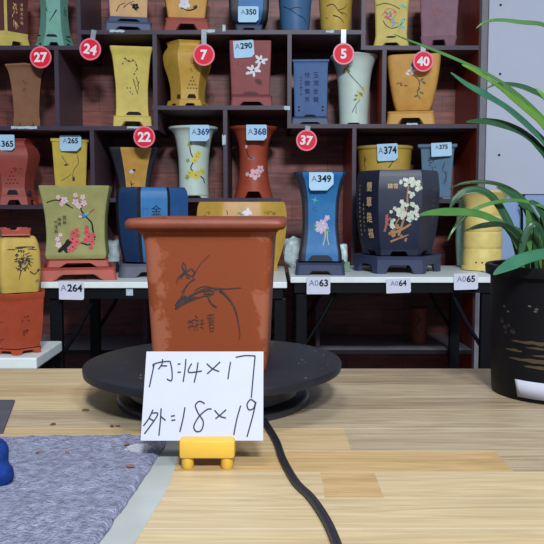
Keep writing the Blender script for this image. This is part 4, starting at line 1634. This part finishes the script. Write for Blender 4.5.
link('rim', bm, M_terra_rim, main, (0, 0, -.0035), smooth=50)

# ---------------------------------------------------------------- handwritten card on its yellow holder
M_yplastic = M('yellow_plastic', (214, 172, 62), .35, .5, .04)
HX, HY = on_plane(207, 470, ZT0).x, on_plane(207, 470, ZT0).y + .005
hold = thing('card_holder', 'small bright yellow plastic card holder on two feet', 'holder', (HX, HY, ZT0))
kf = HY / F
bm = bmesh.new(); box(bm, -28.5 * kf, 28.5 * kf, -.006, .022, .0105, .0285, bev=.003)
link('block', bm, M_yplastic, hold, smooth=40)
for lx in (-20.5, 20):
    bm = bmesh.new()
    loft(bm, sec_round(24), [(0, .0052, .0052), (.001, .006, .006), (.0125, .0058, .0058)])
    link('foot', bm, M_yplastic, hold, (lx * kf, .002, 0), smooth=40)
# tilt the card so that it leans back out of the holder
cb = at(201.9, 440.6, .724)
ct = at(203.4, 351.5, .765)
LEAN = math.atan2(ct.y - cb.y, ct.z - cb.z)
HC = math.hypot(ct.y - cb.y, ct.z - cb.z)
sign = thing('handwritten_card', 'white card with two handwritten lines of sizes, held by the yellow holder', 'card', cb, (-LEAN, 0, 0))
wb, wt = 125.5 * .724 / F / 2, 118.5 * .765 / F / 2
bm = bmesh.new()
A = [(-wb, 0), (wb, 0), (wt + .0, HC), (-wt, HC)]
f = bm.faces.new([bm.verts.new((x, 0, z)) for x, z in A])
r = bmesh.ops.extrude_face_region(bm, geom=[f])
for q in r['geom']:
    if isinstance(q, bmesh.types.BMVert):
        q.co.y += .0009
bmesh.ops.recalc_face_normals(bm, faces=bm.faces)
link('sheet', bm, M('sheet_white', (176, 179, 192), .6, .2, .02), sign)
bm = bmesh.new()


def cpt(x, y):
    """crop position on the card -> card plane"""
    u, v = 130 + x / 3.4, 340 + y / 3.4
    t = (440.6 - v) / (440.6 - 351.5)
    L = 140.3 + (144.7 - 140.3) * t
    Rr = 264.7 + (263.0 - 264.7) * t
    s_ = (u - (L + Rr) / 2) / (Rr - L)
    return (s_ * 2 * (wb + (wt - wb) * t), t * HC)


def pen(pts, w=.0013):
    q = catmull(pts, 8) if len(pts) > 2 else [pts[0], pts[1]]
    P = [cpt(*p) for p in q]
    V0, V1 = [], []
    for i, p in enumerate(P):
        a, c = P[max(i - 1, 0)], P[min(i + 1, len(P) - 1)]
        dx, dz = c[0] - a[0], c[1] - a[1]
        l = math.hypot(dx, dz) or 1
        V0.append(bm.verts.new((p[0] - dz / l * w / 2, -.0005, p[1] + dx / l * w / 2)))
        V1.append(bm.verts.new((p[0] + dz / l * w / 2, -.0005, p[1] - dx / l * w / 2)))
    for i in range(len(P) - 1):
        bm.faces.new((V1[i], V1[i + 1], V0[i + 1], V0[i]))


for pts in ([(78, 82), (70, 122), (62, 164)], [(74, 92), (76, 84), (105, 76), (132, 74)], [(132, 74), (138, 100), (140, 130), (136, 142), (122, 136)], [(106, 66), (104, 84), (92, 102)], [(100, 90), (122, 90)],
            [(158, 84), (168, 83)], [(158, 112), (170, 112)],
            [(186, 66), (184, 100), (178, 146)], [(206, 82), (196, 112), (242, 108)], [(228, 78), (224, 110), (216, 148)],
            [(258, 82), (278, 100), (302, 110)], [(304, 76), (284, 96), (260, 118)],
            [(340, 76), (336, 104), (332, 136)], [(357, 60), (390, 54), (424, 55)], [(424, 55), (420, 110), (414, 200)],
            [(76, 240), (62, 270), (44, 294)], [(72, 252), (92, 252), (84, 272), (48, 320)], [(62, 268), (80, 278)], [(104, 236), (102, 280), (98, 326)], [(102, 262), (120, 276)],
            [(138, 262), (152, 260)], [(140, 276), (154, 274)],
            [(186, 232), (180, 270), (170, 314)],
            [(254, 220), (236, 212), (222, 226), (232, 252), (250, 280), (244, 308), (226, 312), (218, 294), (236, 262), (262, 240), (278, 238)],
            [(288, 242), (308, 262), (328, 268)], [(328, 240), (308, 258), (292, 270)],
            [(378, 226), (366, 270), (356, 324)],
            [(428, 216), (412, 206), (400, 222), (406, 240), (422, 236), (430, 214), (420, 262), (402, 330)]):
    pen(pts)
link('handwriting', bm, M('pen_ink', (38, 40, 62), .6, .2), sign)

# ---------------------------------------------------------------- towel on its plastic sheet
def rag(name, top, right, left, thick, amp, nx, ny, mat, zb, seed):
    """sheet lying on the table; right edge given as points (x, y) from back to front"""
    bm = bmesh.new()
    rp_ = catmull(right, 12)
    rows = []
    for j in range(ny + 1):
        t = j / ny
        fi = t * (len(rp_) - 1)
        i0 = min(int(fi), len(rp_) - 2)
        xr = rp_[i0][0] + (rp_[i0 + 1][0] - rp_[i0][0]) * (fi - i0)
        yr = rp_[i0][1] + (rp_[i0 + 1][1] - rp_[i0][1]) * (fi - i0)
        row = []
        for i in range(nx + 1):
            s_ = i / nx
            x = left + (xr - left) * s_
            y = yr + (top - rp_[0][1]) * (1 - s_) * (1 - t)
            q = noise.noise(Vector((x * 22 + y * 14, y * 16 - x * 9, seed))) * .6 + noise.noise(Vector((x * 75, y * 75, seed + 3))) * .25 + noise.noise(Vector(((x * .8 - y * .6) * 55, (x * .6 + y * .8) * 6, seed + 5))) * .55 + noise.noise(Vector((x * 260, y * 260, seed + 4))) * .22
            e = min(1.0, min(s_ * nx, (nx - i), j, ny - j) / 2.0)
            edge = (noise.noise(Vector((y * 60, x * 60, 9))) * .0015) if amp else 0
            row.append(bm.verts.new((x + edge * (s_ > .5), y + edge * (t < .1), zb + thick * (.35 + .65 * e) + amp * (q + .4) * e)))
        rows.append(row)
    for j in range(ny):
        for i in range(nx):
            bm.faces.new((rows[j][i], rows[j + 1][i], rows[j + 1][i + 1], rows[j][i + 1]))
    border = rows[0] + [r_[-1] for r_ in rows[1:]] + rows[-1][-2::-1] + [r_[0] for r_ in rows[-2:0:-1]]
    low = [bm.verts.new((v.co.x, v.co.y, zb)) for v in border]
    n = len(border)
    for i in range(n):
        bm.faces.new((border[i], border[(i + 1) % n], low[(i + 1) % n], low[i]))
    bmesh.ops.recalc_face_normals(bm, faces=bm.faces)
    return link(name, bm, mat, smooth=60)


def gp(u, v):
    p = on_plane(u, v, ZT0)
    return (p.x, p.y)


M_sheet = M('plastic_sheet', (164, 170, 168), .25, .5, .06, 20)
o = rag('plastic_sheet', gp(0, 440)[1], [gp(176, 440), gp(178, 456), gp(166, 490), gp(134, 544), gp(110, 580)], -.45, .0008, 0.0, 20, 30, M_sheet, ZT0, 1)
tag(o, 'thin pale grey plastic sheet under the lavender towel', 'sheet')
m = M('terry_lavender', (142, 146, 170), .95, .1, .34, 130, 1.0, bscale=380)
nt = m.node_tree
b = nt.nodes['Principled BSDF']
tc = nt.nodes.new('ShaderNodeTexCoord')
sx, sy_ = gp(138, 453)
for (cx_, cy_, rad, colr) in ((sx, sy_, .017, (205, 210, 225)),):
    n_ = nt.nodes.new('ShaderNodeTexNoise'); n_.inputs['Scale'].default_value = 90
    nt.links.new(tc.outputs['Object'], n_.inputs['Vector'])
    vd = nt.nodes.new('ShaderNodeVectorMath'); vd.operation = 'DISTANCE'
    nt.links.new(tc.outputs['Object'], vd.inputs[0]); vd.inputs[1].default_value = (cx_, cy_, ZT0 + .004)
    am = nt.nodes.new('ShaderNodeMath'); am.operation = 'MULTIPLY_ADD'
    nt.links.new(n_.outputs['Fac'], am.inputs[0]); am.inputs[1].default_value = .03; nt.links.new(vd.outputs['Value'], am.inputs[2])
    mr = nt.nodes.new('ShaderNodeMapRange'); mr.inputs[1].default_value = rad + .008; mr.inputs[2].default_value = rad + .012; mr.inputs[3].default_value = 1; mr.inputs[4].default_value = 0
    nt.links.new(am.outputs[0], mr.inputs[0])
    mx = nt.nodes.new('ShaderNodeMix'); mx.data_type = 'RGBA'
    nt.links.new(mr.outputs[0], mx.inputs[0])
    [setattr(q.inputs['Distance'], 'default_value', .007) for q in nt.nodes if q.type == 'BUMP']
    src = b.inputs['Base Color'].links[0].from_socket
    nt.links.new(src, mx.inputs[6]); mx.inputs[7].default_value = lin(colr)
    nt.links.new(mx.outputs[2], b.inputs['Base Color'])
o = rag('towel', gp(0, 441)[1], [gp(152, 440), gp(166, 443), gp(160, 455), gp(140, 486), gp(99, 544), gp(72, 580)], -.44, .0035, .0030, 150, 130, m, ZT0 + .0008, 5)
tag(o, 'lavender blue terry towel lying on the work table', 'towel')

# dark tile and blue cloth at the left edge
bm = bmesh.new()
P4 = [gp(15, 402), gp(-60, 402), gp(-85, 447), gp(0.5, 434)]
P4 = [gp(15, 402), gp(-70, 402), gp(-90, 434), gp(3, 434)]
f = bm.faces.new([bm.verts.new((x, y, ZT0)) for x, y in P4])
r = bmesh.ops.extrude_face_region(bm, geom=[f])
for q in r['geom']:
    if isinstance(q, bmesh.types.BMVert):
        q.co.z += .003
bmesh.ops.recalc_face_normals(bm, faces=bm.faces)
tag(link('dark_mat', bm, M('charcoal_mat', (74, 72, 84), .6, .3, .15)), 'dark grey flat mat at the left table edge behind the towel', 'mat')
bm = bmesh.new()
bp_ = on_plane(2, 486, ZT0 + .005)
for (dx, dy, dz, r_) in ((-.032, .0, .016, .020), (-.013, .0, .021, .015), (-.011, .003, .026, .0125), (-.004, -.006, .008, .0125), (-.022, -.004, .012, .016), (.0, -.006, .0065, .0085)):
    mt = Matrix.Translation(Vector((dx, dy, dz)))
    bmesh.ops.create_icosphere(bm, subdivisions=3, radius=r_, matrix=mt)
o = link('blue_cloth', bm, M('royal_blue_cloth', (20, 48, 112), .9, .15, .3, 120, .6, bscale=600), None, bp_ + Vector((0, .012, 0)))
rm = o.modifiers.new('remesh', 'REMESH'); rm.mode = 'VOXEL'; rm.voxel_size = .0016; rm.use_smooth_shade = True
sm = o.modifiers.new('smooth', 'SMOOTH'); sm.iterations = 12
tag(o, 'bright blue bunched cloth on the towel at the left edge', 'cloth')

# clay crumbs
M_crumb = M('clay_crumb', (96, 60, 44), .8)
M_crumb2 = M('red_crumb', (122, 80, 78), .8)
for i, (u, v, lz, lab, rr) in enumerate(((86, 410, 0, 'dark clay crumb on the table nearest the turntable shadow', .003), (53, 424, 0, 'dark clay crumb on the table at left, alone', .0024),
                                        (112, 426, 0, 'dark clay crumb beside another just behind the towel edge', .0024), (118, 426, 0, 'dark clay crumb rightmost of the pair behind the towel edge', .002),
                                        (127, 444, 1, 'reddish crumb on the towel beside the white stain', .0022), (67, 453, 1, 'reddish crumb on the middle of the towel', .0024), (130, 466, 1, 'reddish crumb on the towel in front of the white stain', .003),
                                        (38, 452, 1, 'reddish crumb on the towel near the blue cloth', .0018))):
    bm = bmesh.new()
    bmesh.ops.create_icosphere(bm, subdivisions=2, radius=1)
    for w in bm.verts:
        q = 1 + .4 * noise.noise(w.co * 1.5 + Vector((i * 5, 0, 0)))
        w.co = Vector((w.co.x * rr * 1.5 * q, w.co.y * rr * q, w.co.z * rr * .5 * q))
    z = ZT0 + (.0055 if lz else 0) + rr * .4
    tag(link('clay_crumb', bm, M_crumb2 if lz else M_crumb, None, on_plane(u, v, z), (0, 0, i)), lab, 'crumb', 'clay crumbs on the work table')

# ---------------------------------------------------------------- potted orchid
OX, OY = .3755, 1.02
orchid = thing('potted_orchid', 'leafy green orchid in a tall black cylindrical pot at the right edge', 'plant', (OX, OY, ZT0))
m = M('black_ceramic', (15, 15, 20), .5, .16, .12, 20)
bm = bmesh.new()
prs = [(0, .079), (.003, .0815), (.02, .0825), (.08, .0845), (.155, .0862), (.157, .0925), (.167, .0935), (.1695, .0922), (.1695, .0850), (.165, .0840), (.11, .080)]
loft(bm, sec_round(96), [(z, r_, r_) for z, r_ in prs])
prof_ = pchip([(0, .079), (.003, .0815), (.02, .0825), (.08, .0845), (.155, .0862)])
DO = Deco(bm, prof_, 'round', 557, OY - .085, ZT0, 1.0, 0, 0, orchid)
# gold ink landscape printed on the pot, given around the pot (angle, height)
rnd = random.Random(17)


def band(a0, a1, z, th, mi, seed, jag=.5):
    n = 26
    up, lo = [], []
    for i in range(n + 1):
        t = i / n
        a = a0 + (a1 - a0) * t
        e = math.sin(PI * t) ** .6
        q = noise.noise(Vector((t * 7, seed, 0)))
        up.append((a, z + th * e * (.6 + jag * q)))
        lo.append((a, z - th * e * (.4 + jag * noise.noise(Vector((t * 9, seed + 7, 0))) * .6)))
    for i in range(n):
        vs = []
        for a, zz in (lo[i], lo[i + 1], up[i + 1], up[i]):
            r_ = prof_(zz) + .0005
            vs.append(bm.verts.new((r_ * math.cos(a), r_ * math.sin(a), zz)))
        f = bm.faces.new(vs)
        f.material_index = mi


dg = math.radians
for (a0, a1, z, th, sd) in ((-150, -95, .076, .0042, 1), (-136, -90, .070, .003, 2), (-156, -138, .0640, .0035, 3), (-153, -90, .0535, .0048, 4), (-137, -84, .046, .005, 5), (-130, -76, .061, .004, 6), (-90, -60, .06, .006, 8), (-80, -50, .04, .007, 9)):
    band(dg(a0), dg(a1), z, th, 1, sd)
for (a, z, sc_) in ((-164, .098, 1), (-160, .091, 1), (-155, .094, .8), (-151, .087, 1.1), (-158, .085, .7)):
    band(dg(a), dg(a + 6 * sc_), z, .005 * sc_, 2, a, 1.2)
for (a, z) in ((-160, .118), (-155, .112), (-134, .122), (-129, .116), (-128, .119)):
    band(dg(a), dg(a + 3.2), z, .0022, 3, a, 1)
link('planter', bm, [m, M('printed_gold', (70, 58, 44), .5), M('printed_brown', (44, 37, 34), .5), M('printed_grey', (84, 80, 76), .5)], orchid, smooth=40)
bm = bmesh.new()
loft(bm, sec_round(40), [(.115, .03, .03), (.14, .05, .05), (.182, .052, .052), (.184, .055, .055), (.190, .055, .055), (.190, .051, .051), (.178, .049, .049)])
link('inner_pot', bm, M('nursery_pot_black', (34, 36, 42), .5), orchid, (.02, .028, 0), smooth=40)
bm = bmesh.new()
for i in range(14):
    a, r_ = i * 2.4, .006 + .018 * rnd.random()
    bx_, by_ = .0 + r_ * math.cos(a) - .012, -.038 + r_ * math.sin(a) * .5
    tube(bm, [(bx_, by_, .12), (bx_ * 1.05, by_, .15), (bx_ * 1.15 + .002, by_, .178)], [.0035, .003, .0022], 8)
link('stem_cluster', bm, M('stem_ochre', (130, 126, 74), .6), orchid, smooth=60)
bm = bmesh.new()
loft(bm, sec_round(32), [(.109, .08, .08), (.116, .082, .082)])
link('potting_bark', bm, M('bark_brown', (60, 44, 34), .9, .1, .3, 80, .8), orchid)

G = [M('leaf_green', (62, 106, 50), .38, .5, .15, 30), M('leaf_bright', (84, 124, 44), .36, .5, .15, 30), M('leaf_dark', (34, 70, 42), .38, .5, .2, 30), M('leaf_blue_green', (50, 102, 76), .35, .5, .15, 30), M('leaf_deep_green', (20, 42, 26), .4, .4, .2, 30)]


def leaf(pts, w, mi, up=(0, -.75, .66), fold=.25, tip=.5):
    """pts: (u, v, Y) from the tip to the root, w: widest width in px"""
    P = [at(*p) for p in pts]
    P = [Vector(p) - Vector((OX, OY, ZT0)) for p in catmull([tuple(p) for p in P], 8)]
    n = len(P)
    U = Vector(up).normalized()
    bm = bmesh.new()
    rows = []
    tot = sum((P[i + 1] - P[i]).length for i in range(n - 1))
    acc = 0
    for i, p in enumerate(P):
        t_ = acc / tot
        if i < n - 1:
            acc += (P[i + 1] - P[i]).length
        t = (P[min(i + 1, n - 1)] - P[max(i - 1, 0)]).normalized()
        side = t.cross(U)
        if side.length < 1e-4:
            side = Vector((1, 0, 0))
        side.normalize()
        nn = side.cross(t).normalized()
        ww = w * 1.22 / F * .5
        ww *= min(1.0, (t_ / .2) ** .62 + .03) * (1 - .45 * max(0, t_ - .6) / .4)
        rows.append([bm.verts.new(p + side * ww * a + nn * ww * fold * (abs(a) ** 1.2)) for a in (-1, -.5, 0, .5, 1)])
    for i in range(n - 1):
        for k in range(4):
            bm.faces.new((rows[i][k], rows[i][k + 1], rows[i + 1][k + 1], rows[i + 1][k]))
    bmesh.ops.recalc_face_normals(bm, faces=bm.faces)
    o = link('leaf', bm, G[mi], orchid, smooth=80)
    sd = o.modifiers.new('thickness', 'SOLIDIFY')
    sd.thickness = .0007
    return o


R1 = [(575, 215, 1.01), (578, 250, 1.01)]
leaf([(476, 28.5, .98), (482, 23.5, .98), (490, 20.8, .985), (502, 20.2, .99), (522, 22.6, .99), (544, 25.5, 1.0), (566, 40, 1.0), (580, 90, 1.0), (584, 160, 1.0), (582, 240, 1.0)], 5.4, 0)
leaf([(394, 34, .86), (408, 40, .87), (433, 50, .89), (458, 60.5, .91), (483, 72, .93), (508, 87, .95), (533, 108, .97), (552, 132, .98), (568, 175, 1.0), (574, 240, 1.0)], 4.4, 0)
leaf([(451, 72.5, .90), (460, 80, .905), (470, 87, .91), (488, 97, .92), (508, 110, .94), (530, 129, .96), (548, 150, .98), (562, 190, 1.0), (568, 240, 1.0)], 9.5, 3)
leaf([(462, 64.5, .90), (473, 70, .905), (484, 77.5, .915), (503, 91, .94), (523, 107, .955), (544, 127, .97), (560, 160, .99), (570, 240, 1.0)], 10.5, 1)
leaf([(487, 88, 1.03), (498, 84, 1.03), (516, 85.5, 1.03), (532, 91, 1.03), (548, 101, 1.03), (566, 130, 1.03), (578, 180, 1.03), (580, 240, 1.03)], 6.5, 2)
leaf([(466, 121.8, .93), (478, 121.5, .935), (490, 122.5, .94), (508, 127, .95), (523, 134, .96), (536, 145, .97), (550, 164, .98), (562, 200, .99), (566, 245, 1.0)], 9.5, 2)
leaf([(536, 88, .98), (546, 100, .98), (556, 125, .99), (566, 180, 1.0), (572, 240, 1.0)], 8, 1)
# lower arching leaves
leaf([(449.5, 189, 1.08), (456, 185.6, 1.075), (466, 183, 1.07), (484, 182, 1.06), (503, 186, 1.05), (520, 196, 1.04), (533, 212, 1.03), (541, 232, 1.03), (545, 256, 1.03)], 4.2, 0)
leaf([(449.6, 210, 1.00), (452, 204, 1.0), (456, 198, 1.0), (466, 191.5, 1.0), (479, 190.5, 1.0), (492, 197.5, 1.0), (505, 216.5, 1.0), (514, 238, 1.0), (519, 260, 1.0), (521, 275, 1.0)], 7.5, 2)
leaf([(419, 215.2, .93), (430, 213.4, .94), (445, 212.6, .95), (462, 212.6, .96), (478, 214.4, .97), (493, 220, .98), (506, 228, .99), (516, 242, .995), (523, 262, 1.0), (525, 275, 1.0)], 8.2, 0)
leaf([(447.6, 240.5, .97), (452, 232, .97), (458, 223.5, .975), (469, 213, .98), (484, 205.4, .985), (503, 201, .99), (522, 201, 1.0), (544, 207.5, 1.0), (562, 222, 1.0), (572, 250, 1.0)], 3.4, 0)
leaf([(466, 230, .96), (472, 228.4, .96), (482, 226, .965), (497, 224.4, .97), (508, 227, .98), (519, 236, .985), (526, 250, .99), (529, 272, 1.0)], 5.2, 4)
leaf([(496.5, 186.8, 1.02), (503, 190, 1.02), (511, 194.5, 1.02), (522, 202.5, 1.02), (530, 217, 1.02), (534, 240, 1.02), (535, 262, 1.02)], 8.5, 2)
leaf([(520, 262, .985), (522, 248, .985), (527, 232, .985), (534, 224, .985), (541, 230, .99), (546, 250, 1.0)], 5.5, 2)
leaf([(518, 205, 1.05), (525, 208, 1.05), (534, 216, 1.05), (541, 232, 1.05), (545, 255, 1.05)], 6, 0)
leaf([(530, 200, 1.0), (538, 207, 1.0), (546, 222, 1.0), (552, 250, 1.0)], 7, 2)
leaf([(493.5, 274.6, .90), (500, 270.5, .905), (507, 267, .91), (517, 262, .92), (530, 257.4, .935), (545, 254.4, .955), (560, 254, .97), (575, 262, .99)], 10.5, 3)

for (u0, v0, u1, v1, w_, m_) in ((526, 208, 528, 258, 6, 0), (533, 212, 536, 258, 5, 2), (540, 216, 541, 258, 6, 0), (546, 212, 546, 258, 6, 1), (514, 226, 527, 258, 4.5, 2)):
    leaf([(u0, v0, 1.01), ((u0 + u1) / 2 + 2, (v0 * .7 + v1 * .3), 1.01), (u1, v1, 1.01), (u1 + 1, v1 + 12, 1.01)], w_, m_)

# white label on the black pot
bm = bmesh.new()
pa = [(-155 + i * 4.2) for i in range(13)]
Vb, Vt = [], []
lx0 = math.asin(max(-1, (517 - 557) / F * .95 / .087))
ang0 = -PI / 2 + lx0 - .02
ang0 = dg(-145.5)
for i in range(12):
    a = ang0 + i * .06
    tl = .0004 * i
    r_ = .0829
    Vb.append(bm.verts.new((r_ * math.cos(a + .06), r_ * math.sin(a + .06), .0060)))
    Vt.append(bm.verts.new((r_ * math.cos(a), r_ * math.sin(a), .0275)))
for i in range(11):
    bm.faces.new((Vb[i], Vb[i + 1], Vt[i + 1], Vt[i]))
o = link('blank_label', bm, M('label_white', (178, 180, 194), .6, .2, .03), None, (OX, OY, ZT0), smooth=60)
sd = o.modifiers.new('thickness', 'SOLIDIFY'); sd.thickness = .0006; sd.offset = 1
tag(o, 'blank white label stuck low on the black orchid pot', 'label')
